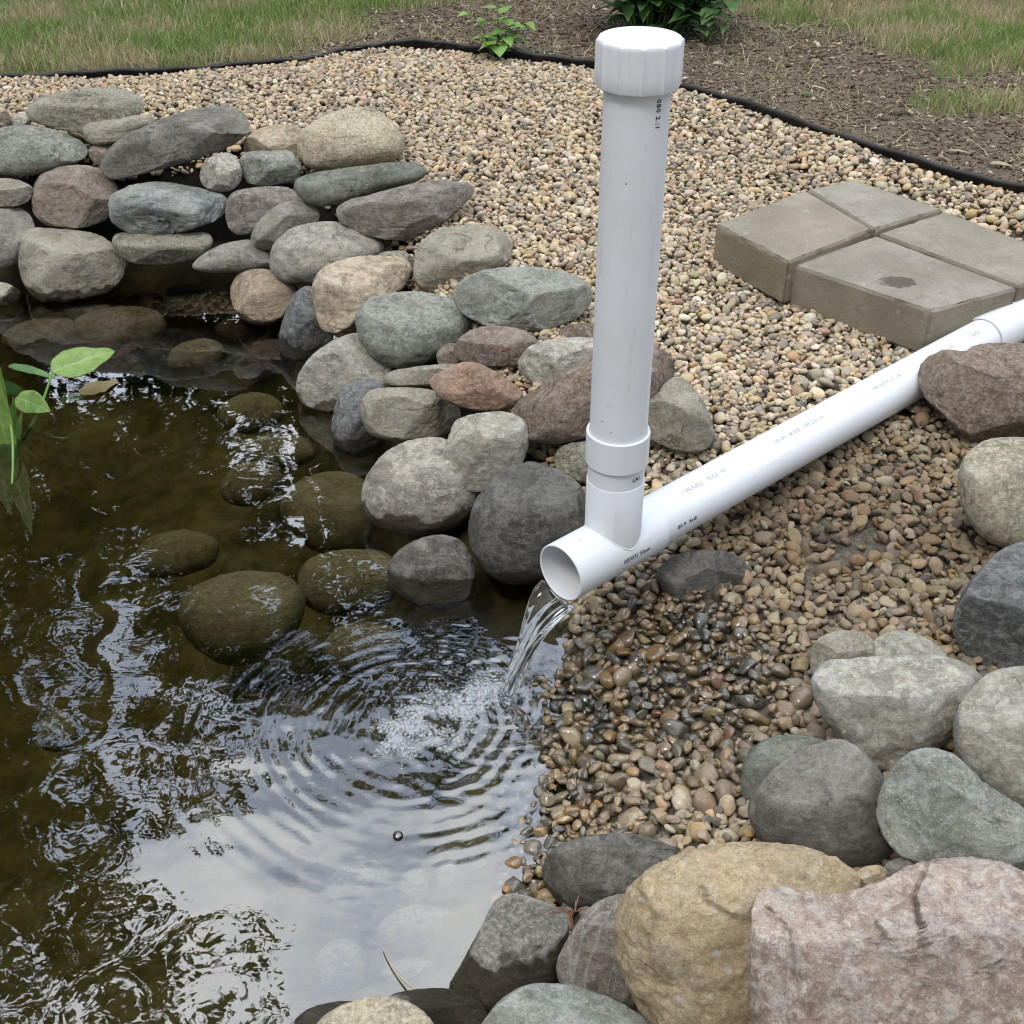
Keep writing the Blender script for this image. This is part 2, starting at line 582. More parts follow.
m.t.links.new(tr.outputs[0], mxs.inputs[1]); m.t.links.new(gl.outputs[0], mxs.inputs[2])
m.t.links.new(mxs.outputs[0], m.out.inputs[0])
va = m.n("VolumeAbsorption"); va.inputs['Color'].default_value = (.60, .56, .25, 1); va.inputs['Density'].default_value = 2.2
m.t.links.new(va.outputs[0], m.out.inputs['Volume'])
M_WATER = m.m
wo_ = link("water", me, M_WATER)
me.polygons.foreach_set('use_smooth', [True] * len(topf) + [False] * (len(fl) - len(topf)))
tag(wo_, kind='structure')

# ------------------------------------------------------------------ rocks
SUBM = "stones lying under the pond water"
_ico = {}


def ico(sub):
    if sub not in _ico:
        bm = bmesh.new()
        bmesh.ops.create_icosphere(bm, subdivisions=sub, radius=1)
        v = np.array([p.co for p in bm.verts]); f = np.array([[q.index for q in fc.verts] for fc in bm.faces])
        bm.free()
        v /= np.linalg.norm(v, axis=1)[:, None]
        _ico[sub] = (v, f)
    return _ico[sub]


def chaikin(p, n=2):
    for _ in range(n):
        q = np.roll(p, -1, 0)
        p = np.stack([.78 * p + .22 * q, .22 * p + .78 * q], 1).reshape(-1, 2)
    return p


def make_rock(name, outline, z, mat, label, cat='rock', group=None, thick=.95, e=.74, facets=5, rough=1.0, strata=0.0, seed=0, back=0.0, top=None, sub=5, ledges=()):
    """outline: silhouette from the camera in px; z: height of its centre; the depth along the sight line is its own"""
    rg = np.random.default_rng(1000 + seed)
    P = np.array(outline, float)
    a2 = P[:, 0] * np.roll(P[:, 1], -1) - np.roll(P[:, 0], -1) * P[:, 1]
    A = a2.sum() / 2
    q = np.roll(P, -1, 0)
    cx = ((P[:, 0] + q[:, 0]) * a2).sum() / (6 * A)
    cy = ((P[:, 1] + q[:, 1]) * a2).sum() / (6 * A)
    Q = chaikin(P, 2) - [cx, cy]
    Q = Q * 1.02
    # dense samples so that long edges stay straight
    D = np.concatenate([Q + (np.roll(Q, -1, 0) - Q) * k / 6 for k in range(6)])
    ang = np.arctan2(-D[:, 1], D[:, 0]); rad = np.hypot(D[:, 0], D[:, 1])
    o = np.argsort(ang); ang = ang[o]; rad = rad[o]
    t = tdepth(cx, cy, z) + back
    C = CP + ray(cx, cy) * t
    s = t / F_PX
    vd = ray(cx, cy); vd /= np.linalg.norm(vd)
    v, f = ico(sub)
    # view frame
    c = v[:, 2]; rho = np.hypot(v[:, 0], v[:, 1]); phi = np.arctan2(v[:, 1], v[:, 0])
    Rr = np.interp(phi, np.concatenate([ang - 2 * np.pi, ang, ang + 2 * np.pi]), np.tile(rad, 3)) * s
    be = np.arctan2(np.abs(c), rho)
    rr = np.cos(be) ** e; cc = np.sin(be) ** e * np.sign(c)
    area = abs(A) * s * s
    size = math.sqrt(area / math.pi)
    # minor half-width of the silhouette limits the thickness
    minor = size * size / (rad.max() * s)
    T = thick * (0.45 * size + .55 * minor)
    X = Rr * rr * np.cos(phi); Y = Rr * rr * np.sin(phi); W = T * cc
    L = X[:, None] * RT + Y[:, None] * UP + W[:, None] * (-vd)       # +W is towards the camera
    # flat faces: clip with planes that look towards the viewer and upwards
    for k in range(facets):
        a = R_(rg.uniform(18, 72)); b = rg.uniform(0, 2 * math.pi) if k else rg.uniform(R_(65), R_(115))
        if k == 0: a = R_(rg.uniform(38, 55))
        if k == 1: a = R_(rg.uniform(5, 35)); b = rg.uniform(R_(200), R_(340))
        n = -vd * math.cos(a) + (RT * math.cos(b) + UP * math.sin(b)) * math.sin(a)
        n /= np.linalg.norm(n)
        pr = L @ n
        h = pr.max() * rg.uniform(.66, .86)
        over = np.maximum(pr - h, 0)
        L = L - (over * .985)[:, None] * n
    if top is not None:      # an explicit flat top, tilt given towards the camera
        n = np.array([0.0, -math.sin(R_(top)), math.cos(R_(top))])
        pr = L @ n
        h = pr.max() * .62
        L = L - (np.maximum(pr - h, 0) * .92)[:, None] * n
    so = rg.uniform(0, 90, 3)
    nrm = L / (np.linalg.norm(L, axis=1)[:, None] + 1e-9)
    k = 1.0 / size
    d = .035 * size * fbm(L * 1.3 * k + so, 2) + rough * .026 * size * fbm(L * 4 * k + so, 5, 2, .55)
    d += rough * .0011 * fbm(L * 95 + so, 3)
    vq = fbm(L * 3.1 * k + so + 50, 2); d += rough * .05 * size * (np.floor(vq * 4) / 4 - vq) * sstep(.0, .35, fbm(L * 1.2 * k + so + 8, 2))
    rid = 1 - np.abs(fbm(L * 2.6 * k + so + 31, 4))
    d += rough * -.035 * size * np.clip(rid - .86, 0, 1) * 4 * .35
    if strata:
        ax = UP * .92 + RT * rg.uniform(-.35, .35)
        u = (L @ ax) * k * 5 + 1.1 * fbm(L * 1.1 * k + so, 3)
        st = np.abs((u % 1.0) - .5) * 2
        d += -strata * size * .05 * sstep(.78, 1.0, st) * sstep(-.2, .3, fbm(L * 2.2 * k + so + 5, 2))
    L = L + nrm * d[:, None]
    for _ in range(0 if group == SUBM else 2):       # bring the outline back to the stone's true contour
        B3 = np.stack([RT, UP, -vd], 1)
        co3 = L @ np.linalg.inv(B3).T
        wp = L + C - CP
        tt_ = wp @ FW
        pu, pv = F_PX * (wp @ RT) / tt_ + 512 - cx, F_PX * (wp @ UP) / tt_ - (512 - cy)
        an_ = np.arctan2(pv, pu); ra_ = np.hypot(pu, pv)
        bi = ((an_ + np.pi) / (2 * np.pi) * 90).astype(int) % 90
        mxr = np.zeros(90); np.maximum.at(mxr, bi, ra_)
        tgt = np.interp(-np.pi + (np.arange(90) + .5) / 90 * 2 * np.pi, np.concatenate([ang - 2 * np.pi, ang, ang + 2 * np.pi]), np.tile(rad, 3))
        rt_ = np.clip(tgt / np.maximum(mxr, 1), .85, 1.35)
        rt_ = (np.roll(rt_, 1) + 2 * rt_ + np.roll(rt_, -1)) / 4
        rv = np.interp(an_, -np.pi + (np.arange(-1, 91) + .5) / 90 * 2 * np.pi, np.concatenate([rt_[-1:], rt_, rt_[:1]]))
        co3[:, :2] *= rv[:, None]
        L = co3 @ B3.T
    for line, hgt in ledges:        # broken steps across the face, given where they run
        ln = np.array(line, float)
        wp = L + C - CP
        tt_ = wp @ FW
        qx, qy = F_PX * (wp @ RT) / tt_ + 512, 512 - F_PX * (wp @ UP) / tt_
        xl = np.interp(qy, ln[:, 1], ln[:, 0]) + 2.5 * pn(np.stack([qy * .12, qx * .02, qx * 0], -1))
        band_ = sstep(ln[0, 1] - 6, ln[0, 1] + 6, qy) * sstep(ln[-1, 1] + 6, ln[-1, 1] - 6, qy)
        facing = (L @ -vd) > 0
        dx = qx - xl
        prof_ = sstep(-1.6, 1.6, dx) * np.exp(-np.maximum(dx, 0) / 60.0) - .5 * np.exp(-((dx + 2.0) / 2.2) ** 2)
        L = L + (prof_ * band_ * facing * hgt)[:, None] * (-vd)
    if group == SUBM:
        wz = L[:, 2] + C[2]
        L[:, 2] -= np.maximum(wz + .022, 0) * .97
    me = npmesh(name, L, f)
    ob = link(name, me, mat)
    ob.location = C
    tag(ob, label, cat, group)
    return ob


RM = rock_mat
m_grey = RM((.20, .20, .18), (.30, .30, .275), lightamt=.30, vein=.25)
m_greyw = RM((.14, .14, .13), (.22, .215, .20), lightamt=.3, wetz=.085)
m_greyd = RM((.13, .13, .12), (.21, .205, .19), lightamt=.25, stain=.0)
m_greyg = RM((.19, .21, .19), (.29, .31, .285), lightamt=.35, light=(.5, .52, .47), vein=.2)
m_tang = RM((.25, .235, .195), (.36, .34, .29), lightamt=.4)
m_olive = RM((.21, .205, .165), (.31, .30, .25), lightamt=.3)
m_purp = RM((.20, .165, .145), (.31, .265, .235), lightamt=.3, light=(.46, .42, .38))
m_purg = RM((.195, .175, .165), (.275, .25, .235), lightamt=.25, vein=.4)
m_blue = RM((.18, .20, .205), (.30, .32, .315), lightamt=.4, light=(.5, .54, .54))
m_blued = RM((.10, .108, .115), (.165, .175, .18), lightamt=.22, light=(.36, .39, .41), vein=.3)
m_white = RM((.36, .35, .31), (.50, .48, .43), lightamt=.4, speck=.5)
m_beige = RM((.40, .335, .24), (.52, .45, .34), lightamt=.4, light=(.62, .57, .48))
m_tan = RM((.34, .275, .20), (.48, .40, .30), lightamt=.5, light=(.58, .53, .45))
m_band = RM((.36, .28, .20), (.50, .42, .33), lightamt=.4, band=.4, light=(.6, .55, .48))
m_bandg = RM((.25, .245, .22), (.37, .36, .33), lightamt=.3, band=.35, light=(.5, .48, .44))
m_green = RM((.125, .14, .12), (.20, .215, .19), lightamt=.25, light=(.38, .42, .38))
m_red = RM((.25, .16, .115), (.37, .26, .20), lightamt=.4, light=(.45, .38, .32))
m_rtan = RM((.30, .22, .165), (.40, .33, .26), lightamt=.5, light=(.5, .45, .38))
m_brnp = RM((.16, .125, .10), (.25, .20, .17), lightamt=.22, vein=.25, light=(.38, .33, .30))
m_pale = RM((.33, .32, .275), (.46, .445, .40), lightamt=.5, light=(.6, .585, .54), stain=.35)
m_paled = RM((.27, .26, .23), (.40, .385, .35), lightamt=.4, stain=.5, wetz=.05)
m_dark = RM((.075, .075, .072), (.145, .145, .138), lightamt=.35, light=(.30, .29, .27), stain=.35, wetz=.05)
m_wetd = RM((.09, .088, .08), (.15, .145, .135), lightamt=.5, light=(.40, .38, .34), wetz=.045, stain=.5)
m_bigtan = RM((.41, .315, .20), (.55, .435, .30), lightamt=.4, light=(.60, .51, .39), speck=.45, spots=.7)
m_pink = RM((.37, .285, .25), (.50, .405, .365), lightamt=.75, light=(.62, .54, .49), vein=.5, spots=.5, stain=.0)
m_cream = RM((.33, .31, .235), (.43, .41, .33), lightamt=.35, light=(.55, .53, .45))
m_teal = RM((.205, .225, .20), (.32, .34, .31), lightamt=.6, light=(.52, .56, .52), spots=.4, vein=.3)
m_paler = RM((.34, .335, .29), (.45, .44, .40), lightamt=.5, light=(.60, .59, .55), stain=.5)
m_sub = RM((.27, .205, .085), (.40, .32, .16), lightamt=.2, light=(.30, .26, .14), wetz=-9, speck=.15)
m_sub2 = RM((.22, .165, .085), (.34, .265, .15), lightamt=.35, light=(.30, .24, .15), wetz=-9, speck=.15)
m_subp = RM((.34, .30, .19), (.52, .47, .33), lightamt=.4, light=(.66, .61, .46), wetz=-9, speck=.15)

WALL = "stones stacked along the far shore"
ROCKS = [
 # name, z, mat, outline, label, kwargs
 ('rock', .385, m_olive, [(24,113),(33,102),(55,92),(85,88),(120,88),(140,95),(145,108),(132,120),(105,127),(83,133),(60,130),(35,124)], "long olive grey stone crowning the top left of the stacked wall", dict(strata=1)),
 ('rock', .345, m_tang, [(82,123),(110,118),(145,114),(159,121),(145,132),(118,143),(95,146),(84,140)], "small tan wedge tucked under the olive grey crowning stone", dict(facets=4)),
 ('rock', .345, m_greyd, [(101,165),(108,148),(130,132),(160,120),(190,109),(222,106),(243,112),(250,128),(240,143),(210,155),(170,167),(130,178),(112,180),(103,174)], "long dark grey stone slanting up to the right across the wall", dict(strata=.8, thick=.95)),
 ('rock', .30, m_greyg, [(-30,150),(-10,132),(10,125),(40,126),(65,133),(85,143),(88,155),(75,165),(45,173),(20,177),(-10,173)], "smooth grey lens shaped stone at the wall's left end", {}),
 ('rock', .36, m_tan, [(-28,115),(-10,104),(6,108),(11,118),(8,127),(-8,131),(-28,128)], "tan stone end showing at the very top left of the wall", {}),
 ('rock', .345, m_white, [(8,124),(13,116),(24,112),(33,117),(30,127),(18,130)], "little pale stone between the tan end stone and the olive crowning stone", {}),
 ('rock', .225, m_tang, [(-30,190),(-20,179),(10,178),(28,183),(34,190),(28,203),(5,208),(-25,207)], "flat grey brown stone beneath the grey lens shaped stone", dict(strata=.6)),
 ('rock', .205, m_purp, [(31,205),(34,185),(42,172),(65,165),(95,166),(112,178),(120,192),(115,210),(105,221),(80,229),(50,227),(36,218)], "chunky pinkish brown stone in the middle of the left wall", {}),
 ('rock', .12, m_grey, [(-30,215),(0,206),(25,209),(36,225),(33,245),(15,266),(-10,272),(-30,262)], "rounded grey stone low at the wall's left end beside the tan boulder", {}),
 ('rock', .07, m_tang, [(18,250),(20,235),(35,227),(60,229),(95,233),(115,245),(128,260),(122,280),(108,293),(80,300),(45,304),(30,294),(20,275)], "big rough tan boulder standing in the water at the left", dict(facets=4, rough=1.3, thick=.95)),
 ('rock', .22, m_blue, [(108,205),(112,193),(130,185),(160,181),(195,187),(222,193),(229,203),(222,218),(195,229),(160,236),(135,235),(112,225)], "rugged layered blue grey stone under the slanting dark one", dict(strata=1.6, rough=1.6)),
 ('rock', .13, m_olive, [(112,240),(118,231),(150,232),(185,233),(208,230),(214,245),(200,258),(165,265),(130,264),(115,252)], "flat brown grey stone under the rugged blue grey one", {}),
 ('rock', .285, m_white, [(199,175),(205,160),(218,153),(232,153),(241,165),(242,180),(232,191),(215,192),(203,186)], "small whitish speckled granite stone high in the wall", dict(thick=1.0)),
 ('rock', .285, m_greyg, [(238,162),(245,152),(270,149),(290,150),(299,160),(303,172),(290,183),(260,187),(245,182)], "small grey green stone beside the whitish granite one", dict(facets=5)),
 ('rock', .335, m_tan, [(243,140),(255,130),(275,124),(300,126),(308,140),(305,155),(270,158),(245,154)], "low tan brown stone behind the grey green one, left of the beige boulder", {}),
 ('rock', .34, m_beige, [(296,150),(300,130),(325,115),(350,107),(375,108),(392,122),(405,138),(403,155),(385,163),(345,170),(320,171),(305,166)], "big rounded beige boulder on top of the wall against the gravel", dict(thick=.95, facets=2)),
 ('rock', .30, m_green, [(293,187),(300,175),(330,170),(370,165),(405,160),(422,164),(427,175),(415,184),(385,190),(355,202),(325,207),(305,204)], "smooth dark green slab lying under the beige boulder", dict(facets=4)),
 ('rock', .275, m_purg, [(335,212),(345,200),(380,192),(420,182),(455,180),(472,184),(475,195),(460,208),(440,226),(410,241),(380,239),(345,229)], "purplish grey pointed slab jutting out to the gravel", dict(facets=5, strata=.6)),
 ('rock', .215, m_purg, [(225,210),(230,192),(255,187),(285,186),(302,195),(303,208),(275,218),(258,230),(240,237),(228,228)], "dark purplish stone below the small grey green one", {}),
 ('rock', .20, m_grey, [(250,235),(260,218),(280,203),(300,199),(315,205),(322,218),(305,232),(280,247),(265,251),(253,245)], "small grey stone leaning left under the dark green slab", {}),
 ('rock', .12, m_grey, [(190,266),(205,252),(225,243),(250,239),(270,244),(278,262),(264,270),(225,273),(200,273)], "flat smooth light grey stone above the dark water gap", {}),
 ('rock', .175, m_bandg, [(269,262),(275,240),(295,226),(325,221),(355,224),(378,235),(386,250),(372,264),(340,276),(312,284),(285,283),(273,274)], "rounded grey stone left of the banded tan one", {}),
 ('rock', .06, m_rtan, [(230,287),(240,272),(262,268),(285,275),(300,290),(295,308),(278,323),(258,326),(240,318),(232,304)], "reddish tan stone at the waterline left of the blue grey wedge", {}),
 ('rock', .055, m_blued, [(277,342),(283,320),(292,295),(305,286),(316,288),(330,310),(335,335),(324,354),(300,363),(285,360)], "upright blue grey wedge stone standing in the water", dict(facets=5)),
 ('rock', .165, m_band, [(311,290),(318,270),(345,258),(380,255),(405,258),(413,270),(405,288),(385,302),(360,322),(340,334),(322,331),(315,312)], "tan stone with orange bands in the middle of the wall", dict(strata=.7)),
 ('rock', .24, m_tang, [(413,270),(418,245),(435,230),(470,224),(500,228),(512,245),(510,262),(490,272),(470,287),(450,298),(430,294),(415,283)], "tan and grey stone below the purplish slab, next to the gravel", {}),
 ('rock', .165, m_greyg, [(355,315),(365,300),(395,292),(425,292),(455,300),(472,315),(468,335),(450,352),(420,366),(395,369),(370,356),(358,335)], "large rounded grey green stone in the middle of the wall", dict(facets=4, thick=.9)),
 ('rock', .25, m_teal, [(452,293),(462,278),(490,268),(530,267),(570,272),(590,285),(592,303),(575,320),(545,331),(510,331),(480,325),(458,310)], "wide pale green stone resting on top left of the riser pipe", dict(strata=1)),
 ('rock', .19, m_purp, [(453,347),(465,332),(490,325),(520,328),(540,340),(540,360),(510,368),(470,365),(455,357)], "dark purplish stone in the shade under the pale green one", {}),
 ('rock', .06, m_bandg, [(295,385),(305,362),(325,345),(350,333),(372,335),(392,360),(392,388),(372,402),(345,413),(320,413),(300,402)], "light banded grey stone dipping into the water", dict(facets=4)),
 ('rock', .045, m_blued, [(331,425),(338,395),(345,385),(368,378),(388,388),(392,420),(384,447),(362,459),(343,453),(333,438)], "blue grey upright stone at the waterline under the tan block", {}),
 ('rock', .165, m_tang, [(381,379),(390,370),(420,366),(455,363),(475,367),(465,379),(425,387),(392,387)], "thin flat tan stone lying on the tan grey block", dict(thick=1.2)),
 ('rock', .19, m_red, [(428,380),(440,372),(460,362),(480,363),(505,378),(523,390),(520,405),(500,413),(465,409),(440,399),(432,388)], "red brown angular stone pointing at the riser pipe", dict(facets=5, rough=1.3)),
 ('rock', .105, m_tang, [(361,402),(370,389),(400,387),(430,389),(452,398),(462,415),(452,431),(430,440),(395,441),(370,436),(362,420)], "blocky tan grey stone under the thin flat one", dict(facets=5, e=.7)),
 ('rock', .15, m_pale, [(440,465),(448,440),(455,420),(475,414),(505,411),(525,420),(530,440),(522,465),(507,486),(480,493),(455,487),(443,476)], "pale squarish stone with one round grey patch", dict(facets=5, e=.75)),
 ('rock', .205, m_white, [(517,362),(530,345),(555,338),(595,337),(618,345),(618,370),(590,378),(560,383),(535,387),(522,377)], "whitish green stone left behind the riser pipe", dict(rough=1.4)),
 ('rock', .225, m_brnp, [(508,420),(520,397),(560,375),(600,357),(645,347),(668,352),(675,370),(668,395),(650,412),(615,427),(585,441),(545,445),(515,441)], "long purple brown slab passing behind the riser pipe", dict(strata=1, thick=.9)),
 ('rock', .20, m_tang, [(640,415),(655,393),(675,375),(690,382),(705,405),(717,435),(708,450),(690,454),(665,446),(643,435)], "pointed tan stone right of the riser pipe on the gravel", dict(facets=4)),
 ('rock', .14, m_olive, [(553,462),(560,445),(590,440),(615,445),(615,475),(590,484),(565,480)], "small grey brown stone in the shade under the purple brown slab", {}),
 ('rock', .06, m_paled, [(361,495),(367,475),(385,452),(410,440),(440,437),(468,450),(485,480),(478,510),(455,529),(420,537),(385,531),(366,515)], "big pale mottled stone with wet splashes at the waterline", dict(facets=4, thick=.9)),
 ('rock', .085, m_dark, [(468,530),(475,500),(495,475),(525,461),(555,468),(582,485),(590,515),(582,550),(560,576),(520,588),(490,577),(473,555)], "big dark grey boulder left of the pipe outlet", dict(facets=4, thick=.9, rough=1.2)),
 ('rock', .025, m_wetd, [(387,570),(395,553),(415,540),(440,534),(462,540),(474,560),(476,590),(457,608),(430,613),(405,600),(390,586)], "dark wet stone with pale top in front of the dark boulder", dict(facets=3, thick=.9)),
]
ROCKS += [
 ('rock', .285, m_purp, [(86,152),(94,144),(112,143),(122,152),(116,166),(96,166)], "little dark purplish stone in the nook left of the slanting dark grey stone", {}),
 ('rock', .19, m_olive, [(372,262),(380,252),(402,250),(415,258),(412,272),(390,276)], "little olive stone peeping out between the banded tan stone and the purplish slab", {}),
 ('rock', .15, m_purp, [(436,352),(448,342),(466,346),(472,360),(456,372),(438,366)], "little purplish stone wedged right of the large grey green one", {}),
 ('rock', .19, m_brnp, [(545,338),(560,326),(590,322),(606,332),(600,345),(565,350)], "thin brown stone under the right end of the wide pale green one", {}),
 ('rock', .08, m_greyd, [(448,452),(458,438),(480,436),(492,450),(486,470),(462,474)], "dark grey stone in the crevice behind the pale squarish one", {}),
]
BANK = "stones on the near bank"
ROCKS2 = [
 ('rock', .235, m_brnp, [(918,377),(925,358),(945,349),(965,352),(977,345),(1000,343),(1040,345),(1080,360),(1085,400),(1060,430),(1020,441),(985,446),(965,437),(940,412),(922,395)], "big purple brown stone leaning on the drain pipe", dict(thick=.85, strata=.5)),
 ('rock', .215, m_cream, [(957,480),(965,455),(985,440),(1015,437),(1050,442),(1080,470),(1085,510),(1060,545),(1020,553),(985,541),(965,515)], "smooth cream coloured round stone at the right under the purple brown one", dict(facets=3, rough=.5)),
 ('rock', .18, m_blued, [(952,625),(958,600),(975,575),(1000,550),(1030,540),(1070,553),(1090,600),(1080,650),(1040,672),(1000,674),(965,657)], "big dark blue grey stone at the right beneath the cream one", dict(facets=4, rough=.6)),
 ('rock', .115, m_tang, [(809,657),(818,637),(840,630),(865,632),(882,650),(875,675),(835,682),(812,674)], "small brownish stone on the gravel behind the pale boulder", dict(facets=3)),
 ('rock', .125, m_pale, [(867,655),(875,638),(900,629),(925,637),(950,655),(945,680),(900,685),(872,675)], "small pale grey stone on the gravel beside the brownish one", dict(facets=3)),
 ('rock', .165, m_paler, [(810,682),(820,665),(850,658),(890,656),(940,655),(970,665),(985,682),(975,705),(958,732),(930,755),(900,773),(875,771),(850,756),(835,731),(818,710)], "large pale grey boulder with dark splashes on the gravel's edge", dict(facets=3, thick=.85, rough=1.1)),
 ('rock', .20, m_pale, [(952,725),(965,695),(990,672),(1024,666),(1060,675),(1100,710),(1100,770),(1060,805),(1025,818),(990,802),(960,770)], "pale rounded stone at the right edge beneath the blue grey one", dict(facets=4)),
 ('rock', .20, m_teal, [(876,812),(885,780),(905,755),(930,747),(955,753),(985,785),(1030,812),(1060,835),(1060,872),(1020,885),(960,880),(910,866),(885,840)], "pitted blue green stone above the pink slab", dict(facets=4, rough=1.5)),
 ('rock', .10, m_green, [(740,782),(745,755),(765,738),(795,734),(830,740),(825,770),(790,803),(755,813),(743,802)], "grey green smooth stone half hidden behind the dark grey one", dict(facets=3, rough=.7)),
 ('rock', .145, m_greyd, [(747,812),(755,785),(785,760),(820,742),(845,739),(872,760),(890,790),(890,830),(896,852),(872,869),(835,871),(795,855),(760,842)], "dark grey smooth stone between the tan boulder and the pale one", dict(facets=4, rough=.7)),
 ('rock', .23, m_bigtan, [(615,930),(622,895),(650,868),(690,850),(740,842),(800,845),(840,860),(862,880),(850,930),(810,990),(775,1040),(720,1065),(670,1055),(635,1002),(618,960)], "very large warm tan boulder at the bottom of the bank", dict(facets=0, rough=1.5, sub=6, thick=.9, ledges=[([(640,890),(655,915),(650,960)], .006), ([(700,885),(712,905),(735,918)], .005)])),
 ('rock', .27, m_pink, [(752,930),(757,897),(780,881),(815,892),(850,892),(885,882),(905,868),(950,857),(1000,862),(1040,880),(1100,920),(1120,1000),(1080,1080),(950,1120),(820,1100),(762,1060),(750,980)], "very large flat pink slab in the bottom right corner", dict(facets=1, rough=1.0, sub=7, thick=.62, e=.40, strata=.15, ledges=[([(930,862),(915,895),(922,930),(926,955),(941,975),(938,1005),(956,1030)], .008), ([(876,920),(884,935),(898,962)], .004), ([(948,930),(962,945),(978,965)], .005), ([(768,905),(790,930),(800,1000)], .003)])),
 ('rock', .055, m_wetd, [(542,865),(555,845),(590,835),(635,833),(675,846),(686,858),(662,882),(625,902),(590,919),(560,906),(545,886)], "dark angular stone half wet at the gravel beach", dict(facets=4, rough=.8)),
 ('rock', .10, m_purg, [(556,962),(570,935),(590,905),(625,892),(655,905),(660,950),(650,1005),(610,1014),(575,998),(560,986)], "purplish grey stone wedged left of the large tan boulder", dict(facets=4)),
 ('rock', .045, m_greyw, [(447,987),(470,950),(495,900),(510,893),(540,900),(570,915),(566,948),(558,988),(530,1012),(480,1018),(455,1008)], "grey stone with dark wet edge reaching into the pond", dict(facets=3, rough=.7)),
 ('rock', .16, m_teal, [(478,1030),(500,1000),(530,983),(570,985),(610,998),(650,1020),(670,1050),(640,1090),(560,1110),(500,1090),(478,1060)], "pale green grey stone cut by the bottom edge of the photo", dict(facets=3, rough=.8)),
 ('rock', .075, m_beige, [(300,1042),(330,1010),(370,996),(400,998),(425,1012),(445,1042),(440,1080),(370,1100),(310,1080)], "beige stone at the bottom between two dark wet ones", dict(facets=3)),
 ('rock', .01, m_wetd, [(375,1012),(392,993),(430,988),(465,990),(485,1005),(492,1030),(460,1055),(410,1050),(382,1030)], "dark brown wet stone behind the beige one at the bottom", dict(facets=3, rough=.6)),
 ('rock', .0, m_wetd, [(285,1032),(306,1008),(345,1000),(372,1005),(377,1040),(340,1060),(300,1052)], "dark wet stone left of the beige one at the bottom", dict(facets=3, rough=.6)),
 ('rock', .085, m_dark, [(655,577),(665,560),(690,550),(725,550),(750,563),(755,585),(735,602),(700,608),(670,600)], "dark stone half buried in gravel under the drain pipe", dict(facets=4)),
 ('rock', .16, m_bigtan, [(850,880),(860,868),(878,864),(890,872),(888,890),(868,895)], "little tan stone peeping out behind the pink slab", {}),
 ('rock', .165, m_greyd, [(880,880),(886,862),(905,856),(920,864),(918,884),(898,890)], "little dark grey stone in the gap above the pink slab", {}),
 ('rock', .02, m_tang, [(-30,295),(-10,281),(8,283),(22,292),(16,303),(-8,310),(-30,308)], "low tan stone barely out of the water at the left edge", {}),
]
SUBM = "stones lying under the pond water"
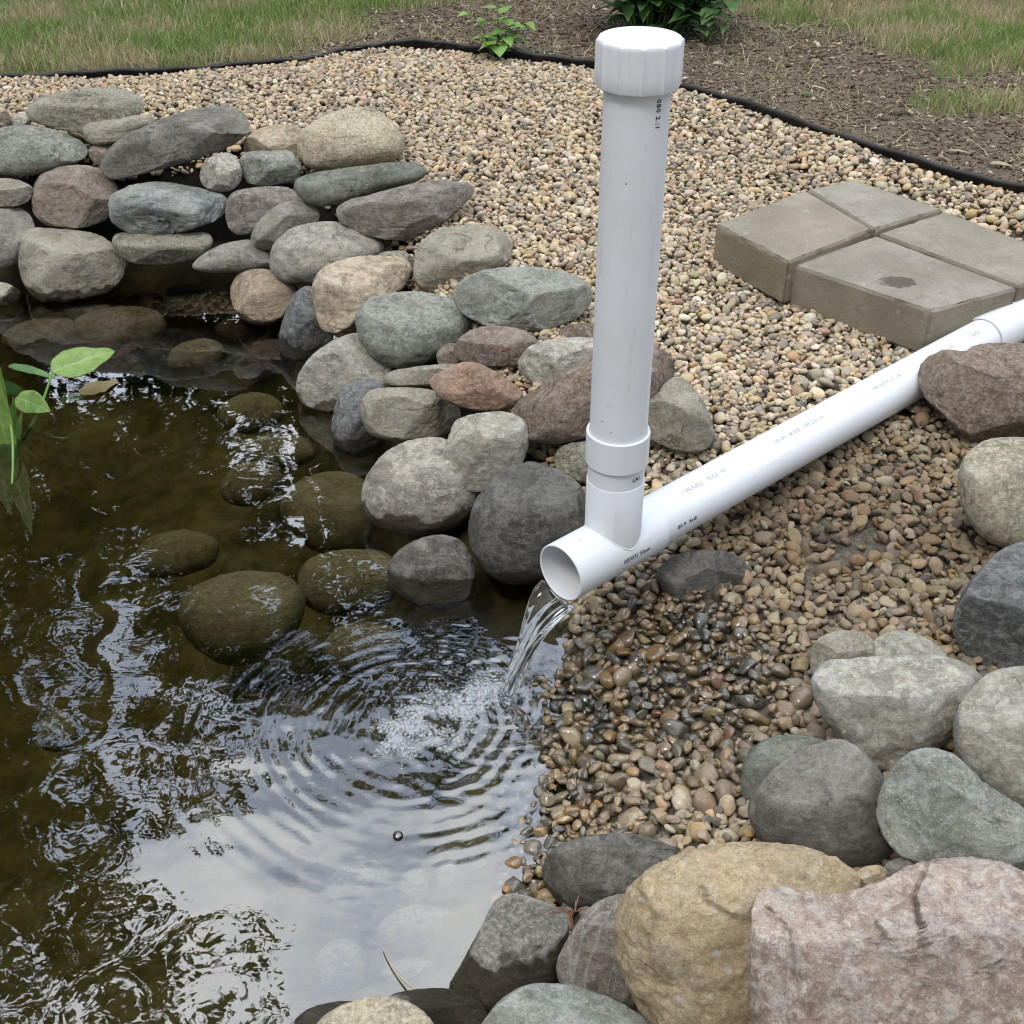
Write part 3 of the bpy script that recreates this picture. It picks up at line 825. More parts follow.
ROCKS3 = [
 ('rock', -.09, m_sub, [(173,607),(200,582),(245,568),(285,572),(305,595),(300,630),(270,660),(225,668),(190,645)], "large yellow brown stone under water in the middle of the pond"),
 ('rock', -.075, m_sub, [(297,578),(310,557),(350,548),(390,552),(402,580),(387,610),(330,618),(300,602)], "yellow brown sunken stone left of the dark wet one"),
 ('rock', -.085, m_sub, [(278,503),(300,480),(335,468),(365,478),(378,515),(368,548),(330,556),(290,538)], "olive sunken stone left of the big mottled one"),
 ('rock', -.06, m_sub2, [(70,325),(85,312),(120,304),(155,308),(168,322),(160,340),(120,350),(85,347)], "wide brown sunken stone before the tan boulder"),
 ('rock', -.03, m_sub2, [(163,300),(168,285),(190,276),(215,278),(230,292),(226,308),(200,316),(172,312)], "brown sunken stone in the dark gap of the wall"),
 ('rock', -.05, m_red, [(212,330),(225,318),(245,312),(262,318),(268,332),(255,342),(228,344)], "reddish sunken stone below the gap of the wall"),
 ('rock', -.08, m_sub2, [(165,362),(175,345),(205,337),(225,345),(222,362),(200,372),(175,372)], "small brown sunken stone near the first bright reflection"),
 ('rock', -.08, m_sub2, [(0,335),(20,322),(60,315),(80,325),(75,340),(40,350),(5,350)], "flat brown sunken stone at the left below the tan boulder"),
 ('rock', -.04, m_sub2, [(30,312),(50,303),(85,300),(110,304),(112,314),(80,320),(40,320)], "thin sunken stone right at the foot of the tan boulder"),
 ('rock', -.05, m_sub2, [(125,298),(140,292),(160,293),(164,302),(148,306),(128,305)], "thin dark sunken stone right of the tan boulder"),
 ('rock', -.10, m_sub, [(218,485),(235,465),(262,460),(282,472),(278,495),(250,508),(225,503)], "dim round sunken stone amid the dark water"),
 ('rock', -.10, m_sub, [(215,410),(235,395),(265,392),(285,405),(280,425),(250,435),(222,430)], "dim sunken stone left of the light banded one"),
 ('rock', -.10, m_sub, [(235,450),(250,438),(285,432),(312,440),(318,458),(290,470),(250,468)], "dim sunken stone left of the blue grey upright stone"),
 ('rock', -.08, m_sub, [(318,650),(335,628),(365,620),(395,628),(402,648),(380,668),(340,672)], "olive sunken stone under the first rings"),
 ('rock', -.10, m_subp, [(325,885),(340,865),(370,858),(392,868),(398,892),(380,910),(345,912),(328,902)], "large pale sunken stone seen through the sky's reflection"),
 ('rock', -.07, m_subp, [(433,878),(440,862),(455,861),(465,875),(463,892),(448,898),(436,892)], "small pale sunken stone near the gravel beach"),
 ('rock', -.065, m_subp, [(467,872),(475,860),(490,859),(500,870),(497,883),(480,887),(469,882)], "smallest pale sunken stone near the gravel beach"),
 ('rock', -.08, m_subp, [(440,910),(452,895),(475,888),(495,893),(498,908),(480,920),(450,922)], "flat pale sunken stone left of the wet edged grey one"),
 ('rock', -.10, m_subp, [(375,940),(385,915),(420,902),(455,910),(465,935),(445,955),(400,958)], "broad pale sunken stone below the small pale ones"),
 ('rock', -.09, m_subp, [(312,965),(325,942),(350,938),(368,955),(368,985),(345,1000),(318,992)], "pale oval sunken stone near the bottom edge"),
 ('rock', -.09, m_subp, [(375,975),(395,960),(430,958),(450,970),(445,990),(410,998),(380,992)], "pale sunken stone beside the floating grass blade"),
 ('rock', -.14, m_sub, [(35,735),(45,715),(62,708),(78,722),(80,742),(62,752),(42,750)], "small yellowish sunken stone far left in the deep water"),
 ('rock', -.06, m_subp, [(395,890),(405,870),(425,868),(430,885),(425,905),(405,908)], "narrow sunken stone between two pale ones"),
 ('rock', -.16, m_sub, [(130,560),(150,535),(190,528),(220,540),(215,565),(180,578),(145,578)], "very dim sunken stone above the large yellow brown one"),
]
sd = 0
for grp, lst in ((WALL, ROCKS), (BANK, ROCKS2), (SUBM, ROCKS3)):
    for row in lst:
        name, z, mat, out, lab = row[:5]
        kw = dict(row[5]) if len(row) > 5 else dict(facets=0, rough=1.0, sub=4, e=.8)
        sd += 1
        if any(q in lab for q in ('rounded', 'smooth', 'round stone', 'big pale mottled', 'big dark grey boulder')):
            kw.update(facets=1, e=.84)
        make_rock(name, out, z, mat, lab, 'rock', grp, seed=sd, **kw)

# ------------------------------------------------------------------ gravel: stones dropped one by one onto a height map
cell = .003
x0, x1, y0, y1 = -2.3, 2.1, .95, 4.75
hx, hy = np.arange(x0, x1, cell), np.arange(y0, y1, cell)
cx_, cy_ = np.meshgrid(np.arange(x0, x1 + .04, .03), np.arange(y0, y1 + .04, .03))
cd = sdist(shore, cx_, cy_)
cb = sdist(bed, cx_, cy_)
ch = height(cx_, cy_, cd)


def bil(A, x, y):
    fx = (x - x0) / .03; fy = (y - y0) / .03
    ix = np.clip(fx.astype(int), 0, A.shape[1] - 2); iy = np.clip(fy.astype(int), 0, A.shape[0] - 2)
    fx = np.clip(fx - ix, 0, 1); fy = np.clip(fy - iy, 0, 1)
    return (A[iy, ix] * (1 - fx) + A[iy, ix + 1] * fx) * (1 - fy) + (A[iy + 1, ix] * (1 - fx) + A[iy + 1, ix + 1] * fx) * fy


HXg, HYg = np.meshgrid(hx, hy)
TOP = bil(ch, HXg, HYg).astype(np.float64)
HM = TOP - .020
NC = 260000
cx0 = RNG.uniform(x0 + .03, x1 - .03, NC); cy0 = RNG.uniform(y0 + .03, y1 - .03, NC)
dd = bil(cd, cx0, cy0); db = bil(cb, cx0, cy0)
hh = bil(ch, cx0, cy0)
upx, upy = proj(cx0, cy0, hh)
wallm = sstep(.12, -.02, cx0 - (.0 + .25 * (cy0 - 1.6))) * sstep(1.5, 1.75, cy0) > .5
keep = (db < -.006) & (upx > -170) & (upx < 1200) & (upy < 1080) & np.where(wallm, dd > .30, dd > -.22)
keep &= ~((cx0 < -.02) & (dd < .05))
sp_ = at(850, 528, .15)
keep &= ~((np.hypot((cx0 - sp_[0]) / .13, (cy0 - sp_[1]) / .10) + .35 * fbm(np.stack([cx0 * 9, cy0 * 9, cx0 * 0], -1), 3) < RNG.uniform(.55, 1.35, NC)) & (RNG.uniform(0, 1, NC) < .86))
cx0, cy0, dd, hh = cx0[keep], cy0[keep], dd[keep], hh[keep]
print("gravel candidates", len(cx0))
sizes = np.exp(RNG.normal(math.log(.0097), .33, len(cx0))).clip(.0045, .0175)
sizes *= 1.0 + .24 * sstep(2.3, 1.7, cy0)
sizes[int(len(sizes) * .55):] *= .66
el = RNG.uniform(.52, .95, len(cx0)); fl = RNG.uniform(.42, .72, len(cx0)); rot = RNG.uniform(0, math.pi, len(cx0))
zs = np.full(len(cx0), np.nan)
W, H_ = len(hx), len(hy)
for i in range(len(cx0)):
    a = sizes[i] * 1.15; b = a * el[i]; c = a * fl[i]
    r = int(a / cell) + 1
    ix = int((cx0[i] - x0) / cell); iy = int((cy0[i] - y0) / cell)
    if ix - r < 0 or iy - r < 0 or ix + r >= W or iy + r >= H_: continue
    xs = hx[ix - r:ix + r + 1] - cx0[i]; ys = hy[iy - r:iy + r + 1] - cy0[i]
    ca, sa = math.cos(rot[i]), math.sin(rot[i])
    u = (xs[None] * ca + ys[:, None] * sa) / a; v = (-xs[None] * sa + ys[:, None] * ca) / b
    q = 1 - u * u - v * v
    msk = q > .0
    e_ = np.sqrt(np.maximum(q, 0)) * c
    blk = HM[iy - r:iy + r + 1, ix - r:ix + r + 1]
    sup = (blk + e_)[msk]
    if sup.size == 0: continue
    zc = np.partition(sup, int(sup.size * .70))[int(sup.size * .70)]
    lim = TOP[iy, ix] + .006
    if zc + c > lim + .004: continue
    zs[i] = zc
    np.maximum(blk, np.where(msk, zc + e_, -9), out=blk)
ok = ~np.isnan(zs)
# leave out the ones wholly buried
near = np.where(ok)[0]
ixs = ((cx0[near] - x0) / cell).astype(int); iys = ((cy0[near] - y0) / cell).astype(int)
vis = (HM[iys, ixs] - (zs[near] + sizes[near] * fl[near]) < .013)
near = near[vis]
print("gravel stones", len(near))
cx0, cy0, dd, zs, sizes, el, fl, rot = [q[near] for q in (cx0, cy0, dd, zs, sizes, el, fl, rot)]
v2, f2 = ico(2)
v3, f3 = ico(3)


def variants(v, n, seed):
    rg = np.random.default_rng(seed)
    out = []
    for k in range(n):
        p = v.copy()
        for _ in range(rg.integers(3, 7)):
            n_ = rg.normal(size=3); n_ /= np.linalg.norm(n_)
            pr = p @ n_
            h = rg.uniform(.55, .82)
            p = p - (np.maximum(pr - h, 0) * .85)[:, None] * n_
        p *= (1 + .13 * pn(p * 1.6 + rg.uniform(0, 50, 3)))[:, None]
        p /= np.abs(p).max(0)
        out.append(p)
    return np.array(out)


# colour of each stone
PAL = np.array([(.50, .41, .285), (.55, .46, .335), (.43, .35, .24), (.51, .395, .245), (.39, .33, .255), (.58, .51, .40), (.31, .275, .22), (.23, .21, .18), (.47, .33, .18), (.39, .28, .20), (.62, .57, .48), (.47, .40, .305)])
PW = np.array([.14, .13, .13, .08, .13, .07, .10, .07, .035, .045, .03, .10]); PW /= PW.sum()
ci = RNG.choice(len(PAL), len(cx0), p=PW)
colr = PAL[ci] * RNG.normal(1, .12, (len(cx0), 1)).clip(.6, 1.4) * RNG.normal(1, .03, (len(cx0), 3))
# wet, earthy zone between outlet and beach; darker earthy gravel near side of the pipe
pxs, pys = proj(cx0, cy0, zs)
tee_xy = np.array([.166, 1.68])
nz = fbm(np.stack([cx0 * 5, cy0 * 5, cx0 * 0 + 2], -1), 3)
# distance from the drain pipe line, positive on the near side
pd = np.array([.749, .663]); pnrm = np.array([.663, -.749])
sidep = (cx0 - tee_xy[0]) * pnrm[0] + (cy0 - tee_xy[1]) * pnrm[1]
along = (cx0 - tee_xy[0]) * pd[0] + (cy0 - tee_xy[1]) * pd[1]
earth = sstep(-.12, .06, sidep) * sstep(-.5, 0, along) 
wet = np.clip(sstep(.26, .05, dd + .08 * nz), 0, 1)
wet = np.maximum(wet, sstep(.36, .14, np.hypot(cx0 - .2, cy0 - 1.55) + .08 * nz))
earth_patch = sstep(.30, .06, np.hypot((cx0 - .60) / 1.3, (cy0 - 1.83)) + .08 * nz)  # patch of darker, browner earthy gravel on the near side of the pipe
colr = colr * (1 - .46 * earth[:, None] * np.array([.95, 1.0, 1.08]))
colr = colr * (1 - .35 * earth_patch[:, None] * np.array([.9, 1, 1.1]))
dkst = (RNG.uniform(0, 1, len(cx0)) < .34)[:, None] * wet[:, None]
colr = colr * (1 - wet[:, None] * np.array([.54, .61, .73]))
colr = colr * (1 - dkst) + dkst * colr.mean(1)[:, None] * np.array([.66, .57, .41])
colr = colr * np.array([.87, .85, .81]) ** (1 - wet[:, None])
colr = colr.clip(.015, .8)


def build_gravel(name, sel, v, f, nvar, seed, mat, label):
    vs = variants(v, nvar, seed)
    n = len(sel)
    k = RNG.integers(0, nvar, n)
    p = vs[k]                                    # n,m,3
    # random axis flips so that variants do not repeat
    p = p * RNG.choice([-1, 1], (n, 1, 3))
    flip = (np.sign(p[:, 0]) * 0 + 1)
    sz = sizes[sel] * 1.15
    p = p * np.stack([sz, sz * el[sel], sz * fl[sel]], 1)[:, None, :] * 1.06
    ta, tb = RNG.normal(0, .45, n), RNG.normal(0, .45, n)
    y_ = p[..., 1] * np.cos(ta)[:, None] - p[..., 2] * np.sin(ta)[:, None]
    z_ = p[..., 1] * np.sin(ta)[:, None] + p[..., 2] * np.cos(ta)[:, None]
    x_ = p[..., 0] * np.cos(tb)[:, None] + z_ * np.sin(tb)[:, None]
    z_ = -p[..., 0] * np.sin(tb)[:, None] + z_ * np.cos(tb)[:, None]
    c_, s_ = np.cos(rot[sel])[:, None], np.sin(rot[sel])[:, None]
    X = x_ * c_ - y_ * s_ + cx0[sel][:, None]
    Y = x_ * s_ + y_ * c_ + cy0[sel][:, None]
    Zv = z_ + zs[sel][:, None]
    V = np.stack([X, Y, Zv], -1).reshape(-1, 3)
    Fc = (f[None] + (np.arange(n) * len(v))[:, None, None]).reshape(-1, 3)
    me = bpy.data.meshes.new(name)
    me.vertices.add(len(V)); me.vertices.foreach_set('co', V.astype(np.float32).ravel())
    me.loops.add(Fc.size); me.loops.foreach_set('vertex_index', Fc.astype(np.int32).ravel())
    me.polygons.add(len(Fc)); me.polygons.foreach_set('loop_start', np.arange(0, Fc.size, 3, dtype=np.int32))
    me.update(calc_edges=True)
    cc = np.repeat(np.concatenate([colr[sel], wet[sel][:, None]], 1), len(v), 0)
    add_attr(me, 'stone', cc, 'FLOAT_COLOR')
    add_attr(me, 'rnd', np.repeat(RNG.uniform(0, 1, n), len(v)))
    o = link(name, me, mat)
    tag(o, label, 'gravel', kind='stuff')
    return o


m = N("gravel")
at_ = m.n("Attribute", attribute_name='stone'); ar = m.n("Attribute", attribute_name='rnd')
tcn = m.n("TexCoord")
vm = m.n("VectorMath", operation='ADD'); m.put(vm.inputs[0], tcn.outputs['Object'])
cmb = m.n("CombineXYZ"); 
for k in range(3): m.put(cmb.inputs[k], m.math('MULTIPLY', ar.outputs['Fac'], 9.0))
m.put(vm.inputs[1], cmb.outputs[0])
g1 = m.noise(vm.outputs[0], 130, 5, .7, .6)
g2 = m.noise(vm.outputs[0], 700, 3, .7)
c_ = m.mix(m.ramp(g1, [(.4, 0.0), (.62, .75)]), at_.outputs['Color'], m.mix(1.0, at_.outputs['Color'], (1.45, 1.42, 1.38), 'MULTIPLY'))
c_ = m.mix(m.ramp(g2, [(.3, .55), (.48, 0.0)]), c_, m.mix(1.0, c_, (.42, .38, .34), 'MULTIPLY'))
ro = m.math('SUBTRACT', .82, m.math('MULTIPLY', at_.outputs['Alpha'], .64))
m.pbr(c_, ro, m.bump(m.noise(vm.outputs[0], 260, 5, .7), .0016, .7), .35, Coat_Weight=m.math('MULTIPLY', at_.outputs['Alpha'], .9), Coat_Roughness=.10)
M_GRAV = m.m
nearm = cy0 < 2.15
gA = build_gravel("gravel", np.where(nearm)[0], v3, f3, 40, 3, M_GRAV, "brown and wet river gravel sloping from the drain pipe into the pond")
gB = build_gravel("gravel", np.where(~nearm)[0], v2, f2, 40, 4, M_GRAV, "pale beige pea gravel spread between stone wall and black edging")

# ------------------------------------------------------------------ plastic edging strip
pts = chaikin(np.array(EDGE_PX, float), 0)
ep = [at(px, py, EDGE_Z) for px, py in EDGE_PX]
ep = np.array(ep)
for _ in range(2):
    mid = (ep[1:] + ep[:-1]) / 2
    a_, b_ = .75 * ep[:-1] + .25 * ep[1:], .25 * ep[:-1] + .75 * ep[1:]
    ep = np.vstack([ep[:1], np.stack([a_, b_], 1).reshape(-1, 3), ep[-1:]])
tg = np.gradient(ep, axis=0); tg /= np.linalg.norm(tg, axis=1)[:, None]
nr = np.stack([-tg[:, 1], tg[:, 0], tg[:, 2] * 0], 1)
prof = [(-.003, -.09), (-.003, .006)] + [(.0065 * math.cos(a) * -1, .010 + .0065 * math.sin(a)) for a in np.linspace(-.6, math.pi + .6, 9)] + [(.003, .006), (.003, -.09)]
V = []
for i in range(len(ep)):
    wob = .003 * math.sin(i * .7) + .002 * math.sin(i * 1.9) - .013 * float(sstep(-.35, -.6, np.array(ep[i][0]))) - .007 * float(sstep(.2, .6, np.array(ep[i][0])))
    for (a, b) in prof:
        V.append(ep[i] + nr[i] * a + np.array([0, 0, b + wob]))
k = len(prof)
Fc = [(i * k + j, i * k + (j + 1) % k, (i + 1) * k + (j + 1) % k, (i + 1) * k + j) for i in range(len(ep) - 1) for j in range(k)]
m = N("black_plastic")
m.pbr(m.mix(m.noise(None, 40, 4), (.012, .012, .013), (.035, .033, .03)), .55, m.bump(m.noise(None, 90, 3), .002, .4), .4)
o = link("lawn_edging", npmesh("lawn_edging", V, Fc), m.m)
tag(o, "black plastic edging strip between gravel and lawn", "edging")

# ------------------------------------------------------------------ pavers
def conc_mat(spot=None):
    m = N("concrete")
    tcn = m.n("TexCoord"); P_ = tcn.outputs['Object']; oi = m.n("ObjectInfo")
    vm = m.n("VectorMath", operation='ADD'); m.put(vm.inputs[0], P_)
    cmb = m.n("CombineXYZ")
    for k in range(3): m.put(cmb.inputs[k], m.math('MULTIPLY', oi.outputs['Random'], 13.0))
    m.put(vm.inputs[1], cmb.outputs[0]); PV = vm.outputs[0]
    c_ = m.mix(m.ramp(m.noise(PV, 7, 4, .6), [(.35, 0.0), (.65, 1.0)]), (.38, .345, .28), (.52, .48, .405))
    c_ = m.mix(m.math('MULTIPLY', oi.outputs['Random'], .6), c_, m.mix(1.0, c_, (.86, .78, .66), 'MULTIPLY'))
    c_ = m.mix(m.ramp(m.noise(PV, 420, 3, .8), [(.35, .6), (.5, 0.0)]), c_, (.13, .115, .085))
    c_ = m.mix(m.ramp(m.noise(PV, 28, 6, .7), [(.45, 0.0), (.65, .5)]), c_, (.22, .195, .15))
    c_ = m.mix(m.ramp(m.noise(PV, 300, 3, .8), [(.55, 0.0), (.7, .5)]), c_, (.44, .42, .38))
    c_ = m.mix(m.ramp(m.noise(PV, 24, 3, .5, .4), [(.70, 0.0), (.74, .8)]), c_, (.5, .48, .44))
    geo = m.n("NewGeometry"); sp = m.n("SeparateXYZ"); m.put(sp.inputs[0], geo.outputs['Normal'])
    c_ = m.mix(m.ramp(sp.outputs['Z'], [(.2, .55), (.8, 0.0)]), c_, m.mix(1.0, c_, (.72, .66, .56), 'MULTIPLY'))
    if spot:
        vs2 = m.n("VectorMath", operation='SUBTRACT'); m.put(vs2.inputs[0], P_); vs2.inputs[1].default_value = spot
        vm2 = m.n("VectorMath", operation='MULTIPLY'); m.put(vm2.inputs[0], vs2.outputs[0]); vm2.inputs[1].default_value = (.45, .62, .3)
        vl2 = m.n("VectorMath", operation='LENGTH'); m.put(vl2.inputs[0], vm2.outputs[0])
        dd_ = m.math('ADD', vl2.outputs['Value'], m.math('MULTIPLY', m.math('SUBTRACT', m.noise(P_, 55, 3, .5), .5), .022))
        c_ = m.mix(m.ramp(dd_, [(.0165, .72), (.0185, 0.0)]), c_, (.075, .065, .045))
    m.pbr(c_, .92, m.bump(m.noise(PV, 200, 6, .85), .006, 1.0, m.bump(m.noise(PV, 30, 4), .004, .5)), .2)

    return m.m


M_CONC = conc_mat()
PT = .30


def paver(corners_px, label, z=PT, h=.105, seed=0):
    P = np.array([at(px, py, z) for px, py in corners_px])
    c = P.mean(0)
    rg = np.random.default_rng(seed)
    bm = bmesh.new()
    Q = (P - c) * .990
    Q[:, :2] += rg.uniform(-.002, .002, (len(Q), 2))
    tv = [bm.verts.new(q) for q in Q]
    bv = [bm.verts.new(q * np.array([1.0, 1.0, 1]) + np.array([0, 0, -h])) for q in Q]
    bm.faces.new(tv); bm.faces.new(bv[::-1])
    n = len(tv)
    for i in range(n): bm.faces.new([tv[i], bv[i], bv[(i + 1) % n], tv[(i + 1) % n]])
    bmesh.ops.recalc_face_normals(bm, faces=bm.faces)
    bmesh.ops.bevel(bm, geom=bm.edges[:], offset=.004, segments=2, affect='EDGES')
    bmesh.ops.subdivide_edges(bm, edges=[e for e in bm.edges if e.calc_length() > .05], cuts=22, use_grid_fill=True)
    co = np.array([v.co for v in bm.verts])
    nn = .0012 * fbm(co * 60 + seed * 7, 3) + .0014 * fbm(co * 9 + seed * 3, 3) - .006 * sstep(.25, .7, fbm(co * 24 + seed * 5, 2)) * (np.abs(co[:, 2]) < .012)
    for v, d in zip(bm.verts, nn):
        v.co += v.co.normalized() * float(d)
    me = bpy.data.meshes.new("paver"); bm.to_mesh(me); bm.free()
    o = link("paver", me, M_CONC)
    o.modifiers.new('weighted', 'WEIGHTED_NORMAL').weight = 90
    o.location = c
    return tag(o, label, "paver", "concrete pavers laid in a square on the gravel")


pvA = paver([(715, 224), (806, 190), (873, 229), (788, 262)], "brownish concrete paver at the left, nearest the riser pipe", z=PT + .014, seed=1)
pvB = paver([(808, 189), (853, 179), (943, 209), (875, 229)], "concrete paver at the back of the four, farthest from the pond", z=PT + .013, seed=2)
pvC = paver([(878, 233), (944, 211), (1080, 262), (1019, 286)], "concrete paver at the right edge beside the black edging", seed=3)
pvD = paver([(789, 264), (875, 235), (1018, 288), (931, 311)], "front concrete paver with a dark moist spot, next to the drain pipe", z=PT - .003, seed=4)
sp_ = Vector(at(898, 282, PT - .003).tolist()) - pvD.location
pvD.data.materials[0] = conc_mat((sp_.x, sp_.y, 0.0))

# ------------------------------------------------------------------ drain pipe
m = N("white_pvc")
tcn = m.n("TexCoord"); P_ = tcn.outputs['Object']
c_ = m.mix(m.ramp(m.noise(P_, 6, 4, .6), [(.4, 0.0), (.7, 1.0)]), (.74, .76, .78), (.68, .70, .70))
mpn = m.n("Mapping"); mpn.inputs['Scale'].default_value = (1, 1, .12); m.put(mpn.inputs[0], P_)
c_ = m.mix(m.ramp(m.noise(mpn.outputs[0], 70, 5, .7), [(.56, 0.0), (.78, .34)]), c_, (.42, .39, .33))
c_ = m.mix(m.ramp(m.noise(P_, 33, 5, .75), [(.66, 0.0), (.74, .5)]), c_, (.40, .35, .27))
c_ = m.mix(m.ramp(m.noise(P_, 150, 3, .6), [(.75, 0.0), (.78, .6)]), c_, (.28, .25, .2))
vs_p = m.n("TexVoronoi"); m.put(vs_p.inputs['Vector'], P_); vs_p.inputs['Scale'].default_value = 26
gt_ = m.ramp(m.noise(P_, 9, 2), [(.50, 0.0), (.54, 1.0)])
c_ = m.mix(m.math('MULTIPLY', m.ramp(vs_p.outputs['Distance'], [(.03, .8), (.055, 0.0)]), gt_), c_, (.25, .19, .12))
m.pbr(c_, m.math('ADD', .34, m.math('MULTIPLY', m.noise(P_, 25, 4), .2)), m.bump(m.noise(P_, 60, 3), .0006, .35), .45, Subsurface_Weight=.0)
M_PVC = m.m
m = N("ink"); m.pbr((.035, .035, .04), .6); M_INK = m.m
m = N("faded_ink"); m.pbr((.36, .36, .36), .6); M_FINK = m.m


def lathe(profile, seg=72, closed=True):
    """profile list of (r,z); closed loop makes a hollow solid"""
    n = len(profile)
    a = np.linspace(0, 2 * math.pi, seg, endpoint=False)
    V = np.array([[r * math.cos(t), r * math.sin(t), z] for t in a for r, z in profile])
    Fc = []
    for i in range(seg):
        i2 = (i + 1) % seg
        for j in range(n if closed else n - 1):
            j2 = (j + 1) % n
            Fc.append((i * n + j, i2 * n + j, i2 * n + j2, i * n + j2))
    return V, Fc


def tube_profile(ro, ri, za, zb, b=.0012):
    return [(ri, za + b), (ri + b, za), (ro - b, za), (ro, za + b), (ro, zb - b), (ro - b, zb), (ri + b, zb), (ri, zb - b)]


def lathe_obj(name, profile, mat, parent, loc, rot=None, seg=72):
    V, Fc = lathe(profile, seg)
    me = npmesh(name, V, Fc)
    bm = bmesh.new(); bm.from_mesh(me); bmesh.ops.recalc_face_normals(bm, faces=bm.faces); bm.to_mesh(me); bm.free()
    o = link(name, me, mat, parent)
    me.set_sharp_from_angle(angle=R_(35))
    o.location = loc
    if rot is not None: o.rotation_euler = rot
    return o


TZ = .21
TX, TY = .166, 1.68
PR = .0450
root = empty("drain_pipe", (TX, TY, 0))
tag(root, "white plastic drain pipe with capped riser pouring water into the pond", "pipe")
pdir = Vector((.749, .663, 0)).normalized()
hrot = pdir.to_track_quat('Z', 'Y').to_euler()
# tee body: horizontal sleeve, hollow at the outlet
OUTL = .118
lathe_obj("tee_sleeve", tube_profile(.0495, .0455, -OUTL, .088, .0014), M_PVC, root, (0, 0, TZ), hrot)
# tee branch: starts inside the sleeve's wall
V, Fc = lathe([(.0435, .0), (.0467, .0), (.0467, .132), (.0460, .1335), (.0455, .1335), (.0435, .132)])
me = npmesh("tee_branch", V, Fc)
# cut the lower rim to the saddle curve of the sleeve
n_ = 6
pp = np.array([pdir.x, pdir.y])
co = np.array([v.co for v in me.vertices])
crossd = co[:, 0] * -pp[1] + co[:, 1] * pp[0]
lowm = co[:, 2] < .01
co[lowm, 2] = np.sqrt(np.maximum(.0480 ** 2 - crossd[lowm] ** 2, 0)) - .001
me.vertices.foreach_set('co', co.astype(np.float32).ravel()); me.update()
bm = bmesh.new(); bm.from_mesh(me); bmesh.ops.recalc_face_normals(bm, faces=bm.faces); bm.to_mesh(me); bm.free()
o = link("tee_branch", me, M_PVC, root); me.set_sharp_from_angle(angle=R_(35)); o.location = (0, 0, TZ)
# fillet weld ring following the saddle
seg = 96
V, Fc = [], []
for i in range(seg):
    t = 2 * math.pi * i / seg
    r = .0467
    cp = r * math.cos(t), r * math.sin(t)
    cr_ = cp[0] * -pp[1] + cp[1] * pp[0]
    zz = math.sqrt(max(.0495 ** 2 - cr_ ** 2, 0)) 
    for j in range(8):
        b = 2 * math.pi * j / 8
        V.append(((r + .0013 * math.cos(b)) * math.cos(t), (r + .0013 * math.cos(b)) * math.sin(t), zz + .0013 * math.sin(b)))
for i in range(seg):
    for j in range(8):
        Fc.append((i * 8 + j, ((i + 1) % seg) * 8 + j, ((i + 1) % seg) * 8 + (j + 1) % 8, i * 8 + (j + 1) % 8))
o = link("weld_ring", npmesh("weld_ring", V, Fc), M_PVC, root); o.location = (0, 0, TZ)
# coupling and riser
lathe_obj("riser_nipple", tube_profile(.0452, .0425, .10, .19), M_PVC, root, (0, 0, TZ))
lathe_obj("coupling", tube_profile(.0500, .0452, .166, .222, .0016), M_PVC, root, (0, 0, TZ))
lathe_obj("riser", tube_profile(PR, .0418, .186, .775), M_PVC, root, (0, 0, TZ))
# ribbed cap
seg = 144
capz0, capz1 = .960, 1.022
prof = [(.0462, capz0 + .001), (.0545, capz0), (.0556, capz0 + .0025), (.0556, capz0 + .020), (.0556, capz1 - .008), (.0553, capz1 - .004), (.0538, capz1 - .0012), (.0515, capz1), (.035, capz1 + .0006), (.015, capz1 + .001), (.0, capz1 + .001)]
V, Fc = [], []
for i in range(seg):
    t = 2 * math.pi * i / seg
    for j, (r, z) in enumerate(prof):
        rib = .0022 if (i % 12) == 0 else (.0006 if (i % 12) in (1, 11) else 0)
        rr = r + (rib if 1 <= j <= 5 else 0)
        V.append((rr * math.cos(t), rr * math.sin(t), z))
n_ = len(prof)
for i in range(seg):
    for j in range(n_ - 1):
        Fc.append((i * n_ + j, ((i + 1) % seg) * n_ + j, ((i + 1) % seg) * n_ + j + 1, i * n_ + j + 1))
me = npmesh("cap", V, Fc)
bm = bmesh.new(); bm.from_mesh(me); bmesh.ops.remove_doubles(bm, verts=bm.verts, dist=1e-5); bmesh.ops.recalc_face_normals(bm, faces=bm.faces); bm.to_mesh(me); bm.free()
o = link("cap", me, M_PVC, root); me.set_sharp_from_angle(angle=R_(40)); 
# horizontal run
lathe_obj("pipe_run", tube_profile(PR, .0415, .070, 1.9), M_PVC, root, (0, 0, TZ), hrot)
lathe_obj("end_coupling", tube_profile(.0505, .0452, 1.13, 1.30, .002), M_PVC, root, (0, 0, TZ), hrot)


